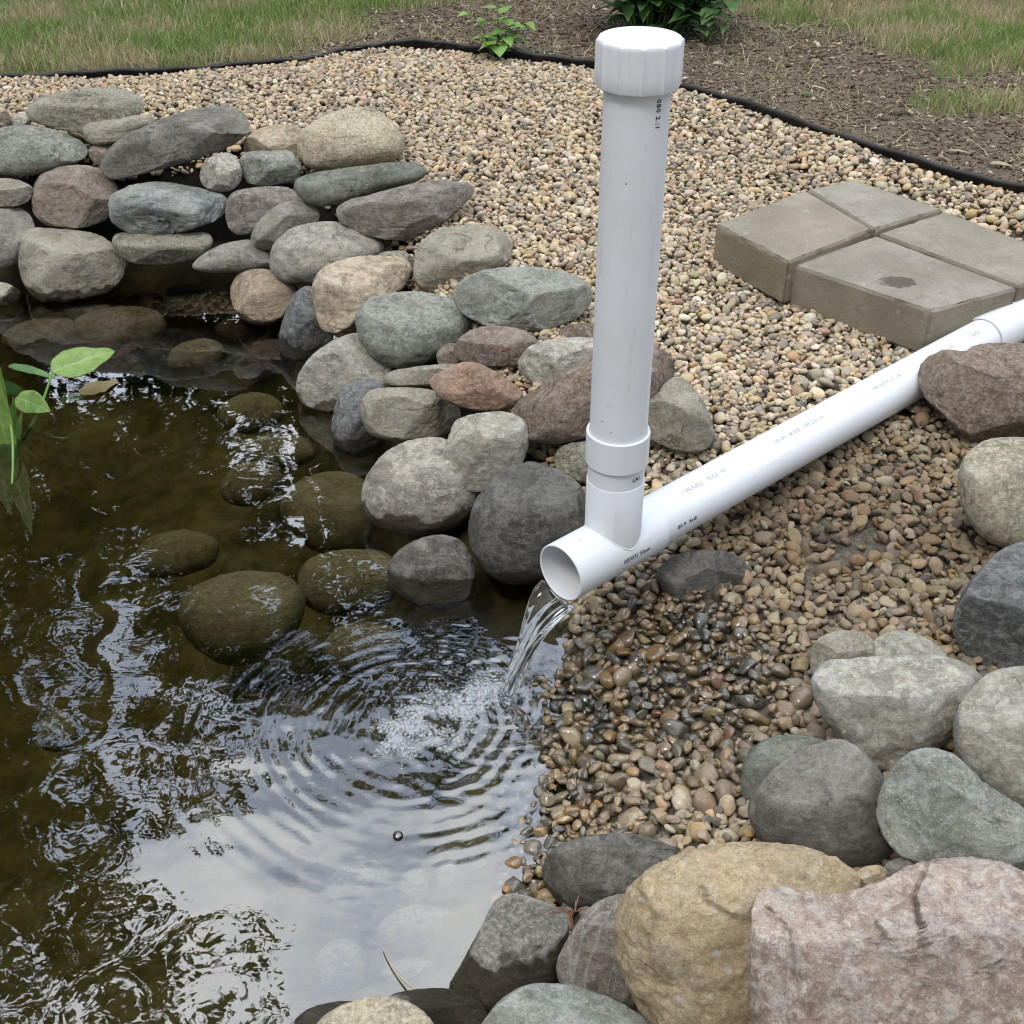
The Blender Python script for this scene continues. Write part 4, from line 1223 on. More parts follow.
def wrap_text(txt, size, mat, radius, axis_o, axis_d, start, ang, parent, name="print", flip=False, squash=1.0, gap=None, circ=False):
    """ink print on a pipe: text laid along the axis and bent round the wall"""
    cu = bpy.data.curves.new(name, 'FONT')
    cu.body = txt; cu.size = size; cu.resolution_u = 2; cu.offset = size * .022
    if gap: cu.space_character = gap
    tmp = bpy.data.objects.new(name, cu)
    COL.objects.link(tmp)
    dg = bpy.context.evaluated_depsgraph_get()
    me = bpy.data.meshes.new_from_object(tmp.evaluated_get(dg))
    bpy.data.objects.remove(tmp)
    bm = bmesh.new(); bm.from_mesh(me)
    bmesh.ops.triangulate(bm, faces=bm.faces)
    bmesh.ops.subdivide_edges(bm, edges=[e for e in bm.edges if e.calc_length() > .003], cuts=1)
    D = Vector(axis_d).normalized()
    # reference frame round the axis
    ref = Vector((0, 0, 1)) if abs(D.z) < .9 else Vector((1, 0, 0))
    e1 = (ref - D * ref.dot(D)).normalized()
    e2 = D.cross(e1)
    for v in bm.verts:
        x, y = v.co.x, v.co.y * squash
        if flip: x, y = -x, -y
        if circ: x, y = y, -x
        a = ang - y / radius
        v.co = Vector(axis_o) + D * (start + x) + (e1 * math.cos(a) + e2 * math.sin(a)) * (radius + .00035)
    bm.to_mesh(me); bm.free()
    o = link(name, me, mat, parent, smooth=False)
    return o


O0 = Vector((0, 0, 0)); OH = Vector((0, 0, TZ))
# prints on the pipe, as far as they can be read
wrap_text("080 2.:1", .0105, M_INK, PR, O0, (0, 0, -1), -.952, R_(60), root, "print", gap=1.15)
wrap_text("-LPU", .0085, M_INK, .0452, OH, (0, 0, 1), .148, R_(-62), root, "print", circ=True)
wrap_text("02/07( 5lew", .0115, M_INK, .0495, OH, pdir, -.022, R_(93), root, "print", gap=1.1)
wrap_text("00.9  4cdi", .0105, M_INK, PR, OH, pdir, .112, R_(88), root, "print", gap=1.15)
for st, tx in ((.15, "1 HUUILL   IIUUI. HI"), (.40, "IIEI-PI.  4UHE   IIFE'LIU. H"), (.70, "IHIUUII.FLUI  UII"), (.93, "II.IF   12U"), (1.04, "CILIIUI")):
    wrap_text(tx, .0125, M_FINK, PR, OH, pdir, st, R_(24), root, "faded_print", gap=1.05)

# ------------------------------------------------------------------ pouring water
m = N("pouring_water")
m.pbr((.93, .96, .96), .02, None, .5, Transmission_Weight=1.0, IOR=1.33)
M_STREAM = m.m
lip = Vector((TX, TY, 0)) + pdir * (-OUTL - .001) + Vector((0, 0, TZ - .040))
q1 = Vector(LAND.tolist()); q1.z = -.012
hd = Vector((q1.x - lip.x, q1.y - lip.y, 0)); run = hd.length; hd.normalize()
sd_ = Vector((-hd.y, hd.x, 0))
drop_ = lip.z - q1.z
V, Fc = [], []
NS, NR = 110, 72
for i in range(NS):
    s = i / (NS - 1)
    s_ext = s
    p = lip + hd * (run * s) + Vector((0, 0, -1)) * (drop_ * (.16 * s + .84 * s * s))
    if i < 1: pass
    dz = drop_ * (.16 + 1.68 * s)
    tn = Vector((hd.x * run, hd.y * run, -dz)).normalized()
    nrm_ = sd_.cross(tn).normalized()
    if nrm_.z < 0: nrm_ = -nrm_
    wd = .022 * (1 - s) ** 1.3 + .0225 + .004 * math.sin(s * 7)
    th = .0075 + .0050 * s
    for j in range(NR):
        a = 2 * math.pi * j / NR
        u, v = math.cos(a), math.sin(a)
        lane = .0011 * math.sin(u * 6 + 4 * s) + .0006 * math.sin(u * 13 + s * 9)
        tw = .5 * s
        ux, vx = u * wd, v * th + lane - (0.022 * (1 - s) * (1 - u * u) if s < 1 else 0)
        V.append(p + sd_ * (ux * math.cos(tw) - vx * math.sin(tw)) + nrm_ * (ux * math.sin(tw) + vx * math.cos(tw)))
for i in range(NS - 1):
    for j in range(NR):
        Fc.append((i * NR + j, i * NR + (j + 1) % NR, (i + 1) * NR + (j + 1) % NR, (i + 1) * NR + j))
Vn = np.array([tuple(v) for v in V])
nzz = fbm(np.stack([Vn @ np.array(sd_) * 60, Vn[:, 2] * 9, Vn @ np.array(hd) * 20], -1), 3)
c0 = len(V); V.append(sum(V[:NR], Vector()) / NR); c1 = len(V); V.append(sum(V[c0 - NR:c0], Vector()) / NR)
Vn = np.array([tuple(v) for v in V]); Vn[:c0] += np.array(hd)[None] * (nzz * .0011)[:, None]
me = bpy.data.meshes.new("water_stream")
me.from_pydata(Vn.tolist(), [], Fc + [(c0, (j + 1) % NR, j) for j in range(NR)] + [(c1, c0 - NR + j, c0 - NR + (j + 1) % NR) for j in range(NR)])
bm = bmesh.new(); bm.from_mesh(me); bmesh.ops.recalc_face_normals(bm, faces=bm.faces); bm.to_mesh(me); bm.free()
o = link("water_stream", me, M_STREAM)
tag(o, "clear stream of water falling from the drain pipe's mouth", "water stream")

# foam: tiny bubbles on the surface
NB = 11000
fa, fb = at(384, 742), at(498, 690)
tt = RNG.uniform(0, 1, NB) ** 1.0
fx = fa[0] + (fb[0] - fa[0]) * tt + RNG.normal(0, .020, NB)
fy = fa[1] + (fb[1] - fa[1]) * tt + RNG.normal(0, .030, NB) * (.5 + .9 * np.sin(tt * math.pi))
extra = RNG.uniform(0, 1, NB) < .01
fx = np.where(extra, RC[0] + RNG.normal(0, .12, NB), fx); fy = np.where(extra, RC[1] + RNG.normal(0, .12, NB), fy)
den = fbm(np.stack([fx * 20, fy * 20, fx * 0], -1), 2)
kp = (den > -.12 + .5 * RNG.uniform(-.5, .5, len(fx))) & (sdist(shore, fx, fy) < -.01)
fx, fy = fx[kp], fy[kp]
fr_ = np.exp(RNG.normal(math.log(.0011), .45, len(fx))).clip(.0006, .003)
vi, fi = ico(2)
V = (vi[None] * fr_[:, None, None] * np.array([1, 1, .75]) + np.stack([fx, fy, fr_ * .35], 1)[:, None]).reshape(-1, 3)
Fc = (fi[None] + (np.arange(len(fx)) * len(vi))[:, None, None]).reshape(-1, 3)
m = N("foam")
gl = m.n("BsdfGlossy"); gl.inputs['Roughness'].default_value = .08
df = m.n("BsdfDiffuse"); df.inputs['Color'].default_value = (.75, .78, .8, 1)
tr = m.n("BsdfTransparent")
lw = m.n("LayerWeight"); lw.inputs['Blend'].default_value = .35
m1 = m.n("MixShader"); m1.inputs[0].default_value = .45; m.t.links.new(gl.outputs[0], m1.inputs[1]); m.t.links.new(df.outputs[0], m1.inputs[2])
m2 = m.n("MixShader"); m.put(m2.inputs[0], m.ramp(lw.outputs['Facing'], [(0.0, .10), (.85, .85)])); m.t.links.new(tr.outputs[0], m2.inputs[1]); m.t.links.new(m1.outputs[0], m2.inputs[2])
m.t.links.new(m2.outputs[0], m.out.inputs[0])
M_FOAM = m.m
m = N("bubble_film")
fr2 = m.n("Fresnel"); fr2.inputs['IOR'].default_value = 1.9
tr2 = m.n("BsdfTransparent"); tr2.inputs[0].default_value = (.62, .62, .58, 1)
gl2 = m.n("BsdfGlossy"); gl2.inputs['Roughness'].default_value = .02
mm = m.n("MixShader"); m.put(mm.inputs[0], fr2.outputs[0]); m.t.links.new(tr2.outputs[0], mm.inputs[1]); m.t.links.new(gl2.outputs[0], mm.inputs[2]); m.t.links.new(mm.outputs[0], m.out.inputs[0])
M_BUB = m.m
o = link("foam", npmesh("foam", V, Fc), M_FOAM)
tag(o, "patch of fine white foam bubbles where the water lands", "foam", kind='stuff')
# one big bubble
p = at(398, 836)
v_, f_ = ico(4)
o = link("bubble", npmesh("bubble", v_ * np.array([.0075, .0075, .004]), f_), M_BUB)
o.location = (p[0], p[1], .002)
tag(o, "single large air bubble floating on the calm reflection", "bubble")
p = at(335, 735)

# ------------------------------------------------------------------ leaves and plants
def leaf_mat(name, c1, c2, rough=.45, trans=.25):
    m = N(name)
    tcn = m.n("TexCoord")
    col = m.mix(m.ramp(m.noise(tcn.outputs['Object'], 25, 4), [(.35, 0.0), (.65, 1.0)]), c1, c2)
    pr = m.pbr(col, rough, None, .4)
    tl = m.n("BsdfTranslucent"); m.put(tl.inputs[0], col)
    mm = m.n("MixShader"); mm.inputs[0].default_value = trans
    m.t.links.new(pr.outputs[0], mm.inputs[1]); m.t.links.new(tl.outputs[0], mm.inputs[2]); m.t.links.new(mm.outputs[0], m.out.inputs[0])
    return m.m


L_BR = leaf_mat("bright_leaf", (.16, .30, .06), (.24, .40, .10))
L_MID = leaf_mat("green_leaf", (.075, .165, .05), (.14, .26, .085))
L_DK = leaf_mat("dark_leaf", (.03, .075, .025), (.06, .13, .045))
L_YEL = leaf_mat("yellow_leaf", (.34, .26, .10), (.45, .36, .18))
L_STEM = leaf_mat("green_stem", (.09, .16, .04), (.13, .22, .06), .5, .1)
L_DRY = leaf_mat("dry_straw", (.34, .28, .17), (.50, .43, .29), .8, .15)


def leaf_vf(length, width, fold=.25, curl=.3, nl=12, nw=6, tip=1.0):
    V, F = [], []
    for i in range(nl + 1):
        s = i / nl
        wv = width * math.sin(math.pi * min(1, s ** .75 * 1.0)) ** .75 * (1 - .25 * s * tip) if 0 < s < 1 else .0005
        for j in range(nw + 1):
            u = j / nw * 2 - 1
            V.append((u * wv * .5, s * length, abs(u) * wv * fold * .5 - curl * length * s * s + .015 * width * math.sin(s * 22) * abs(u)))
    for i in range(nl):
        for j in range(nw):
            a = i * (nw + 1) + j
            F.append((a, a + 1, a + nw + 2, a + nw + 1))
    return np.array(V), np.array(F)


def tube_vf(pts, radii, seg=8):
    pts = [Vector(p) for p in pts]
    V, F = [], []
    for i, p in enumerate(pts):
        t = (pts[min(i + 1, len(pts) - 1)] - pts[max(i - 1, 0)]).normalized()
        a = t.orthogonal().normalized() if i == 0 else (a - t * a.dot(t)).normalized()
        b = t.cross(a)
        for j in range(seg):
            th = 2 * math.pi * j / seg
            V.append(tuple(p + (a * math.cos(th) + b * math.sin(th)) * radii[i]))
    n = len(pts)
    for i in range(n - 1):
        for j in range(seg):
            F.append((i * seg + j, i * seg + (j + 1) % seg, (i + 1) * seg + (j + 1) % seg, (i + 1) * seg + j))
    return np.array(V), np.array(F)


def bez(p0, p1, p2, n=14):
    p0, p1, p2 = Vector(p0), Vector(p1), Vector(p2)
    return [p0 * (1 - t) ** 2 + p1 * 2 * t * (1 - t) + p2 * t * t for t in np.linspace(0, 1, n)]


def merge(parts):
    V, F, k = [], [], 0
    for v, f in parts:
        V.append(v); F.append(f + k); k += len(v)
    return np.vstack(V), np.vstack(F)


def place(v, M):
    M = np.array(M)
    return v @ M[:3, :3].T + M[:3, 3]


def frame(pos, direction, up=(0, 0, 1)):
    y = Vector(direction).normalized(); z = Vector(up)
    x = y.cross(z).normalized(); z = x.cross(y)
    M = Matrix((x, y, z)).transposed().to_4x4(); M.translation = Vector(pos)
    return M


def vein_mat():
    m = N("spoon_leaf")
    lu = m.n("Attribute", attribute_name='lu').outputs['Fac']; ls = m.n("Attribute", attribute_name='ls').outputs['Fac']
    tcn = m.n("TexCoord")
    nz_ = m.noise(tcn.outputs['Object'], 40, 4)
    col = m.mix(m.ramp(nz_, [(.35, 0.0), (.65, 1.0)]), (.15, .27, .05), (.25, .38, .085))
    ph = m.math('SUBTRACT', m.math('MULTIPLY', ls, 11.0), m.math('MULTIPLY', m.math('POWER', lu, 1.5), 3.0))
    wv = m.math('ABSOLUTE', m.math('SUBTRACT', m.math('FRACT', ph), .5))
    col = m.mix(m.math('MULTIPLY', m.ramp(wv, [(.0, 1.0), (.09, 0.0)]), .35), col, (.38, .50, .20))
    col = m.mix(m.ramp(lu, [(.0, .8), (.07, 0.0)]), col, (.40, .52, .22))
    col = m.mix(m.ramp(m.noise(tcn.outputs['Object'], 55, 3), [(.66, 0.0), (.70, .8)]), col, (.30, .24, .08))
    pr = m.pbr(col, .38, m.bump(wv, .0015, .4), .45)
    tl = m.n("BsdfTranslucent"); m.put(tl.inputs[0], col)
    mm = m.n("MixShader"); mm.inputs[0].default_value = .25
    m.t.links.new(pr.outputs[0], mm.inputs[1]); m.t.links.new(tl.outputs[0], mm.inputs[2]); m.t.links.new(mm.outputs[0], m.out.inputs[0])
    return m.m


L_POND = vein_mat()
# pond plant at the left edge
base = Vector(at(2, 432, -.02))
base.z = -.12
pl = empty("pond_plant", base)
tag(pl, "green water plant with spoon shaped leaves at the pond's left edge", "water plant")


def A(px, py, z): return Vector(at(px, py, z).tolist())


def add_leaf(name, pos, d, ln, wd, mat, up=(0, 0, 1), **kw):
    nl, nw = 30, 14
    v, f = leaf_vf(ln, wd, nl=nl, nw=nw, **kw)
    v = v + (np.array([0, 0, 1]) * (.035 * wd * fbm(v / wd * 2.2 + ln * 50, 3))[:, None])
    me = npmesh(name, place(v, frame(pos - base, d, up)), f)
    add_attr(me, 'lu', np.tile(np.abs(np.arange(nw + 1) / nw * 2 - 1), nl + 1)); add_attr(me, 'ls', np.repeat(np.arange(nl + 1) / nl, nw + 1))
    o = link(name, me, mat, pl)
    o.modifiers.new("s", 'SOLIDIFY').thickness = .0006
    return o


def add_stem(pts, r0, r1, mat=L_STEM):
    v, f = tube_vf([p - base for p in pts], np.linspace(r0, r1, len(pts)))
    return link("stem", npmesh("stem", v, f), mat, pl)


# main spoon leaf
a_, b_ = A(52, 372, .085), A(113, 352, .085)
add_leaf("leaf", a_, b_ - a_ + Vector((0, 0, .006)), (b_ - a_).length * 1.04, .098, L_POND, up=(0, -.45, .9), fold=.12, curl=.03)
add_stem(bez(A(14, 450, -.06), A(40, 420, .03), a_, 16), .0045, .0028, L_BR)
a_, b_ = A(17, 397, .05), A(49, 410, .045)
add_leaf("leaf", a_, b_ - a_, (b_ - a_).length, .062, L_POND, up=(0, -.6, .8), fold=.1, curl=.05)
add_stem(bez(A(6, 440, -.03), A(8, 410, .03), a_, 12), .003, .002, L_BR)
a_, b_ = A(8, 366, .035), A(58, 376, .02)
add_leaf("leaf", a_, b_ - a_, (b_ - a_).length, .035, L_MID, fold=.3, curl=.08)
# upright blades
for (x0_, y0_, x1_, y1_, w_, zt) in ((8, 445, 0, 300, .062, .27), (0, 438, 9, 345, .050, .16), (-10, 430, -22, 300, .07, .27), (12, 440, 16, 385, .022, .09), (-6, 445, -46, 320, .045, .2), (6, 442, 22, 400, .024, .06), (0, 440, -14, 330, .04, .2)):
    a_, b_ = A(x0_, y0_, 0.0), A(x1_, y1_, zt)
    b_ = Vector((a_.x + (x1_ - x0_) / 1250 * 2.9, a_.y + .03, zt)); a_.z = -.05
    add_leaf("leaf", a_, b_ - a_, (b_ - a_).length, w_, L_POND, up=(0, -1, .2), fold=.35, curl=.06)
# drooping leaf into the water
add_stem(bez(A(4, 405, .05), A(16, 425, .06), A(12, 484, .0), 16), .004, .0022, L_BR)
# yellowed leaf floating
a_, b_ = A(80, 394, .004), A(118, 380, .004)
add_leaf("withered_leaf", a_, b_ - a_, (b_ - a_).length, .065, L_YEL, fold=.05, curl=.0)
# sunken leaves and stalk
for (x0_, y0_, x1_, y1_, w_) in ((60, 402, 92, 392, .05), (-10, 380, 34, 400, .05)):
    a_, b_ = A(x0_, y0_, -.03), A(x1_, y1_, -.03)
    add_leaf("sunken_leaf", a_, b_ - a_, (b_ - a_).length, w_, L_MID, fold=.1, curl=.0)

# floating dry blade
pts = [p + Vector((0, 0, .0025)) for p in bez(A(383, 950, 0), A(392, 975, 0), A(416, 991, .012), 12)]
v, f = tube_vf(pts, np.linspace(.0006, .0016, 12), 6)
o = link("grass_blade", npmesh("grass_blade", v, f), L_DRY)
tag(o, "single pale dry grass blade floating near the bottom stones", "grass blade")


def leafy(name, pos, label, cat, stems, mat, matstem=L_STEM):
    """stems: list of (dx, dy, height, leafcount, leaf length, leaf width)"""
    r = empty(name, pos)
    tag(r, label, cat)
    LP, SP = [], []
    for (dx, dy, h, nlf, ll, lw_) in stems:
        p0 = Vector((dx * .25, dy * .25, -.02)); p2 = Vector((dx, dy, h)); p1 = Vector((dx * .4, dy * .4, h * .75))
        pts = bez(p0, p1, p2, 10)
        SP.append(tube_vf(pts, np.linspace(.0032, .0014, 10), 6))
        for k in range(nlf):
            s = .3 + .7 * (k + 1) / nlf
            i = min(9, int(s * 9)); q = pts[i]
            an = k * 2.4 + random.uniform(-.5, .5)
            d = Vector((math.cos(an), math.sin(an), random.uniform(-.15, .45)))
            v, f = leaf_vf(ll * random.uniform(.7, 1.15), lw_ * random.uniform(.75, 1.15), fold=random.uniform(.1, .4), curl=random.uniform(.05, .4), nl=8, nw=4)
            LP.append((place(v, frame(q + d * .004, d)), f))
    v, f = merge(SP); link("stem", npmesh("stem", v, f), matstem, r)
    v, f = merge(LP); link("foliage", npmesh("foliage", v, f), mat, r)
    return r


gzf = lambda p, z=.345: (p[0], p[1], z)
leafy("sprout", gzf(at(498, 52, .345)), "bright green sprout with small oval leaves by the black edging", "plant",
      [(-.06, -.02, .06, 6, .055, .056), (.04, .0, .08, 7, .055, .056), (0, .04, .13, 5, .055, .054), (.10, .03, .09, 6, .05, .05), (.0, -.06, .04, 5, .055, .056), (-.09, .05, .1, 5, .055, .052)], L_BR)
leafy("shrub", gzf(at(652, 34, .345)), "dark green leafy shrub rising behind the white cap", "shrub",
      [(random.uniform(-.30, .26), random.uniform(-.12, .22), random.uniform(.05, .34), random.randint(8, 12), .12, .062) for _ in range(34)], L_MID)
leafy("seedling", gzf(at(705, 42, .345)), "lone leafy shoot on bare soil right of the cap", "plant",
      [(.03, -.02, .10, 5, .06, .036), (.08, .0, .07, 4, .05, .032), (-.02, -.04, .05, 3, .05, .03)], L_MID)
leafy("seedling", gzf(at(690, 8, .345)), "taller drooping green shoot at the top right of the shrub", "plant",
      [(.10, .02, .20, 7, .09, .05), (.05, .0, .15, 5, .08, .045)], L_DK)

# ------------------------------------------------------------------ lawn blades, straw and bark on the ground beyond the edging
def ground_z(x, y):
    ix = np.clip(np.searchsorted(gx, x) - 1, 0, nx - 2); iy = np.clip(np.searchsorted(gy, y) - 1, 0, ny - 2)
    fx = (x - gx[ix]) / (gx[ix + 1] - gx[ix]); fy = (y - gy[iy]) / (gy[iy + 1] - gy[iy])
    return (GZ[iy, ix] * (1 - fx) + GZ[iy, ix + 1] * fx) * (1 - fy) + (GZ[iy + 1, ix] * (1 - fx) + GZ[iy + 1, ix + 1] * fx) * fy


def blades(n, xr, yr, hmin, hmax, wid, prob, lean=.5, seed=1):
    rg = np.random.default_rng(seed)
    x = rg.uniform(*xr, n); y = rg.uniform(*yr, n)
    m_ = grass_mask(x, y)
    gb = sdist(bed, x, y)
    k = (gb > .012) & (rg.uniform(0, 1, n) < prob(m_, x, y, gb))
    x, y, m_ = x[k], y[k], m_[k]
    n = len(x)
    h = rg.uniform(hmin, hmax, n) * (.6 + .4 * m_)
    az = rg.uniform(0, 2 * math.pi, n); ln = np.abs(rg.normal(0, lean, n))
    wv = wid * rg.uniform(.7, 1.3, n)
    fa = rg.uniform(0, 2 * math.pi, n)
    z = ground_z(x, y) - .003
    dirx, diry = np.cos(az), np.sin(az)
    px_, py_ = np.cos(fa), np.sin(fa)
    V = np.zeros((n, 7, 3))
    for i, s in enumerate((0, .45, .8)):
        bend = ln * h * s * s
        zz = h * s * (1 - .25 * np.minimum(ln, 1.5) * s)
        ww = wv * (1, .8, .5)[i]
        for j, sg in enumerate((-1, 1)):
            V[:, 2 * i + j] = np.stack([x + dirx * bend + sg * px_ * ww / 2, y + diry * bend + sg * py_ * ww / 2, z + zz], 1)
    V[:, 6] = np.stack([x + dirx * ln * h, y + diry * ln * h, z + h * (1 - .3 * np.minimum(ln, 1.5))], 1)
    base_f = np.array([[0, 1, 3], [0, 3, 2], [2, 3, 5], [2, 5, 4], [4, 5, 6]])
    Fc = (base_f[None] + (np.arange(n) * 7)[:, None, None]).reshape(-1, 3)
    return V.reshape(-1, 3), Fc, x, y, rg


def grass_obj(name, V, Fc, cols, label):
    me = npmesh(name, V, Fc)
    add_attr(me, 'blade', np.repeat(np.concatenate([cols, np.ones((len(cols), 1))], 1), 7, 0), 'FLOAT_COLOR')
    m = N(name)
    a = m.n("Attribute", attribute_name='blade')
    pr = m.pbr(a.outputs['Color'], .6, None, .3)
    tl = m.n("BsdfTranslucent"); m.put(tl.inputs[0], a.outputs['Color'])
    mm = m.n("MixShader"); mm.inputs[0].default_value = .3
    m.t.links.new(pr.outputs[0], mm.inputs[1]); m.t.links.new(tl.outputs[0], mm.inputs[2]); m.t.links.new(mm.outputs[0], m.out.inputs[0])
    o = link(name, me, m.m)
    return tag(o, label, "grass", kind='stuff')


def gcol(x, y, rg, dry):
    n = len(x)
    t = rg.uniform(0, 1, (n, 1))
    g = np.array([.17, .255, .065]) * (1 - t) + np.array([.32, .42, .14]) * t
    s_ = np.array([.58, .50, .32]) * (1 - t) + np.array([.38, .33, .19]) * t
    isdry = rg.uniform(0, 1, (n, 1)) < dry[:, None]
    return np.where(isdry, s_, g)


V, Fc, x, y, rg = blades(260000, (-2.9, 2.6), (3.0, 6.0), .022, .066, .0034, lambda m_, x, y, gb: m_ ** 1.3 * .95, .55, 5)
nzv = fbm(np.stack([x * 2.6, y * 3.6, x * 0 + 12], -1), 4)
gbx = sdist(bed, x, y)
dry = np.clip(.20 + 1.2 * nzv + .55 * sstep(.30, .0, gbx) + .3 * (x > .5), .04, .97)
grass_obj("lawn_grass", V, Fc, gcol(x, y, rg, dry), "short green lawn with dry straw patches beyond the edging")
V, Fc, x, y, rg = blades(30000, (-.9, 2.6), (3.0, 5.8), .02, .07, .0030, lambda m_, x, y, gb: (1 - m_) * .55 * (fbm(np.stack([x * 3, y * 3, x * 0 + 7], -1), 3) > -.12), 1.8, 6)
grass_obj("straw", V, Fc, gcol(x, y, rg, np.full(len(x), .9)), "dry straw stalks scattered over the bare soil")
# bark chips and crumbs
n = 60000
rg = np.random.default_rng(9)
x = rg.uniform(-1.2, 2.6, n); y = rg.uniform(2.9, 5.9, n)
k = (sdist(bed, x, y) > .015) & (rg.uniform(0, 1, n) > grass_mask(x, y) * .85)
x, y = x[k], y[k]; n = len(x)
v1, f1 = ico(1)
v1 = v1 * np.array([1, .45, .3])
sz = np.exp(rg.normal(math.log(.0055), .5, n)).clip(.002, .026)
an = rg.uniform(0, 6.28, n); tl_ = rg.normal(0, .3, n)
p = v1[None] * sz[:, None, None] * rg.uniform(.7, 1.3, (n, 12, 1))
z_ = p[..., 2] + p[..., 0] * np.sin(tl_)[:, None]
X = p[..., 0] * np.cos(an)[:, None] - p[..., 1] * np.sin(an)[:, None] + x[:, None]
Y = p[..., 0] * np.sin(an)[:, None] + p[..., 1] * np.cos(an)[:, None] + y[:, None]
Zv = z_ + (ground_z(x, y) + .002)[:, None]
me = npmesh("mulch", np.stack([X, Y, Zv], -1).reshape(-1, 3), (f1[None] + (np.arange(n) * 12)[:, None, None]).reshape(-1, 3))
t = rg.uniform(0, 1, (n, 1))
cm = np.array([.05, .036, .025]) * (1 - t) + np.array([.27, .205, .14]) * t
lt = rg.uniform(0, 1, (n, 1)) < .09
cm = np.where(lt, np.array([.46, .39, .29]) * rg.uniform(.7, 1.2, (n, 1)), cm)
add_attr(me, 'chip', np.repeat(np.concatenate([cm, np.ones((n, 1))], 1), 12, 0), 'FLOAT_COLOR')
m = N("mulch"); a = m.n("Attribute", attribute_name='chip'); m.pbr(a.outputs['Color'], .9, None, .15)
tag(link("mulch", me, m.m, smooth=False), "dark bark crumbs and soil behind the edging", "mulch", kind='stuff')
# a few fallen leaves and twigs, each its own thing
for (px, py, ln, wd, ang, mt, lab) in ((800, 92, .05, .024, .3, L_MID, "small pale green leaf fallen on the bare soil"),
                                       (823, 72, .055, .010, 1.0, L_DRY, "short straw coloured stick lying on the bare soil"),
                                       (810, 84, .06, .016, -.2, L_DRY, "curled tan leaf beside the fallen green one"),
                                       (877, 55, .05, .018, .5, L_DRY, "dry tan leaf before the straw patch"),
                                       (713, 61, .045, .028, .2, L_DRY, "pale round leaf lying right of the cap"),
                                       (948, 148, .07, .012, .0, L_DRY, "long dry leaf lying by the edging at the right"),
                                       (990, 160, .06, .02, -.3, L_DRY, "tan crumpled leaf by the edging at the far right")):
    q = at(px, py, .352)
    v, f = leaf_vf(ln, wd, .4, .15, 8, 4)
    o = link("fallen_leaf" if wd > .011 else "stick", npmesh("fallen_leaf", v, f), mt)
    o.modifiers.new("s", 'SOLIDIFY').thickness = .0012
    o.location = (q[0], q[1], float(ground_z(np.array([q[0]]), np.array([q[1]]))[0]) + .010); o.rotation_euler = (random.uniform(-.1, .1), .1, -1.57 + ang)
    tag(o, lab, "leaf" if wd > .011 else "stick")
# tufts of reddish dry roots caught between stones
m = N("dry_root"); m.pbr((.20, .10, .07), .85); M_ROOT = m.m
for (px, py, z, n, lab) in ((505, 352, .24, 16, "tuft of reddish dry rootlets caught between wall stones"), (575, 912, .10, 9, "few reddish pine needles caught between the wet bank stones")):
    q = A(px, py, z)
    parts = []
    for k in range(n):
        a = random.uniform(0, 6.28); l_ = random.uniform(.015, .045)
        e_ = Vector((math.cos(a) * l_, math.sin(a) * l_ * .6, random.uniform(-.005, .02)))
        parts.append(tube_vf(bez((0, 0, 0), e_ * .5 + Vector((0, 0, .01)), e_, 6), np.linspace(.0012, .0006, 6), 5))
    v, f = merge(parts)
    o = link("rootlets", npmesh("rootlets", v, f), M_ROOT); o.location = q
    tag(o, lab, "rootlets")

# ------------------------------------------------------------------ trees behind the lawn (seen mirrored in the pond)
m = N("bark"); tcn = m.n("TexCoord"); m.pbr(m.mix(m.noise(tcn.outputs['Object'], 12, 6), (.06, .048, .036), (.15, .125, .10)), .9, m.bump(m.noise(tcn.outputs['Object'], 18, 6), .03)); M_BARK = m.m
L_TREE = leaf_mat("tree_leaf", (.03, .06, .018), (.06, .10, .03), .6, .2)


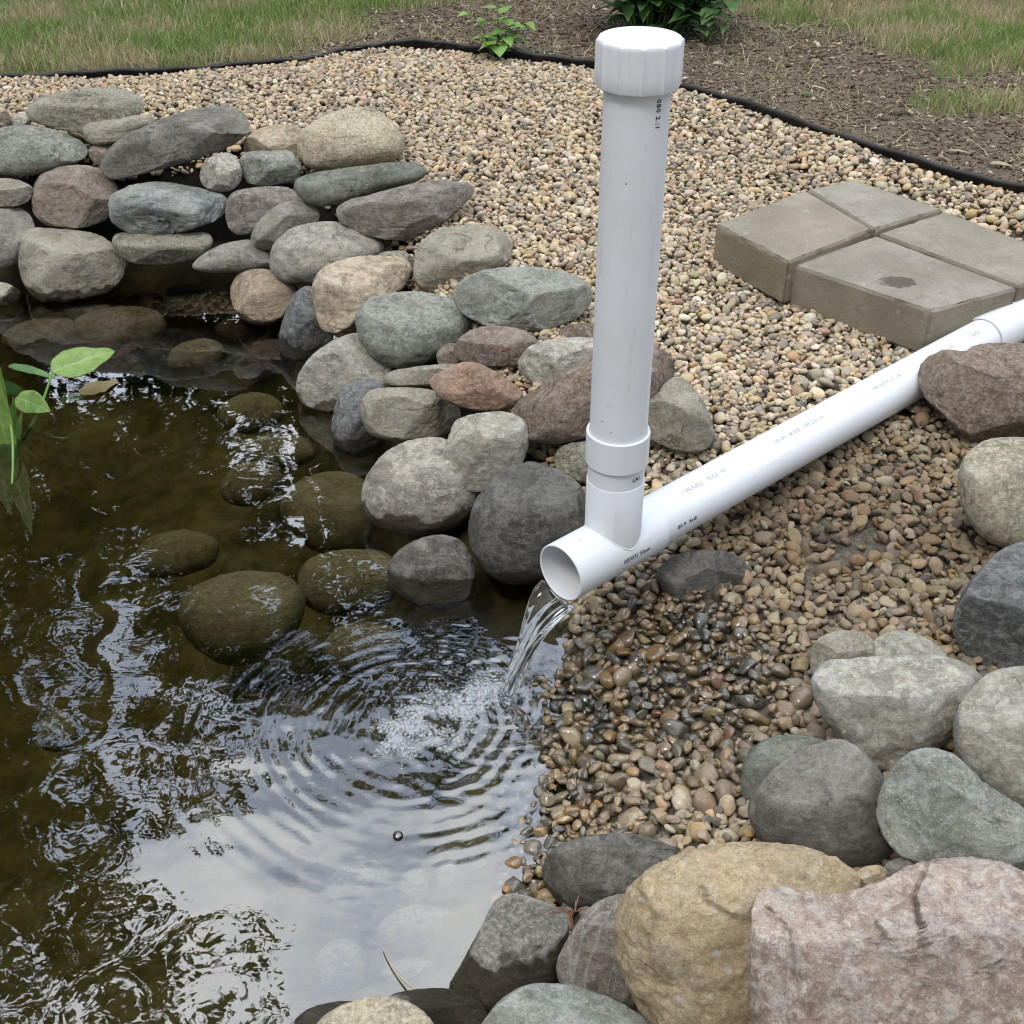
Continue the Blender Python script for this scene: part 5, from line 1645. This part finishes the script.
def tree(x, y, H, cr, czr, n, label, seed, bare=.35):
    rg = np.random.default_rng(seed)
    z0 = .33
    r = empty("tree", (x, y, z0)); tag(r, label, "tree", "trees beyond the lawn")
    trunk = [Vector((.15 * math.sin(k * .9 + seed), .12 * math.sin(k * 1.3), H * .8 * k / 9)) for k in range(10)]
    parts = [tube_vf([Vector((0, 0, -.2))] + trunk, np.concatenate([[.030 * H], np.linspace(.024 * H, .005 * H, 10)]), 12)]
    cl = []
    for b in range(34):
        s = rg.uniform(bare, 1.0); i = min(9, int(s * 9)); p0 = trunk[i]
        a = b * 2.4 + rg.uniform(-.4, .4)
        ext = cr * math.sqrt(max(.08, 1 - ((s - .62) / .55) ** 2)) * rg.uniform(.6, 1.1)
        p2 = p0 + Vector((math.cos(a) * ext, math.sin(a) * ext, ext * rg.uniform(.15, .75)))
        pts = bez(p0, p0.lerp(p2, .5) + Vector((0, 0, -.1 * ext)), p2, 8)
        parts.append(tube_vf(pts, np.linspace(.007 * H * (1.2 - s), .012, 8), 6))
        for q in (4, 5, 6, 7, 7): cl.append((pts[q] + Vector(rg.normal(0, .22 * ext / 1.5, 3).tolist()), rg.uniform(.22, .6) * cr / 2.2))
    v, f = merge(parts); link("trunk", npmesh("trunk", v, f), M_BARK, r)
    k = rg.integers(0, len(cl), n)
    cp = np.array([tuple(c[0]) for c in cl])[k]; cs_ = np.array([c[1] for c in cl])[k]
    d = rg.normal(size=(n, 3)); d /= np.linalg.norm(d, axis=1)[:, None]
    pos = cp + d * (cs_ * rg.uniform(.3, 1, n) ** .6)[:, None] * np.array([1, 1, .7])
    u = rg.normal(size=(n, 3)); u /= np.linalg.norm(u, axis=1)[:, None]
    w_ = np.cross(u, rg.normal(size=(n, 3))); w_ /= np.linalg.norm(w_, axis=1)[:, None]
    ls = rg.uniform(.05, .10, n)[:, None]
    V = np.stack([pos - u * ls, pos + w_ * ls * .5, pos + u * ls, pos - w_ * ls * .5], 1).reshape(-1, 3)
    Fc = np.arange(n * 4).reshape(n, 4)
    link("crown", npmesh("crown", V, Fc), L_TREE, r, smooth=False)


tree(-6.5, 6.3, 16.5, 3.1, 0, 42000, "tallest leafy tree beyond the lawn, far left", 21, .16)
tree(-8.6, 3.8, 11.0, 3.0, 0, 24000, "leafy tree overhanging the lawn at the left end of the row", 22, .2)
tree(-4.9, 11.2, 11.5, 2.8, 0, 22000, "tree standing behind the tallest one", 27, .1)
tree(-2.1, 10.6, 9.6, 2.4, 0, 20000, "middle sized tree straight behind the sprout", 23, .1)
tree(.7, 10.4, 8.6, 2.3, 0, 19000, "broad tree beyond the shrub, in the middle of the row", 24, .1)
tree(3.9, 9.6, 8.6, 2.4, 0, 18000, "leafy tree beyond the lawn, right of the middle", 25, .15)
tree(7.5, 7.4, 8.0, 2.7, 0, 16000, "leafy tree beyond the lawn at the right end of the row", 26, .2)
print("script done")
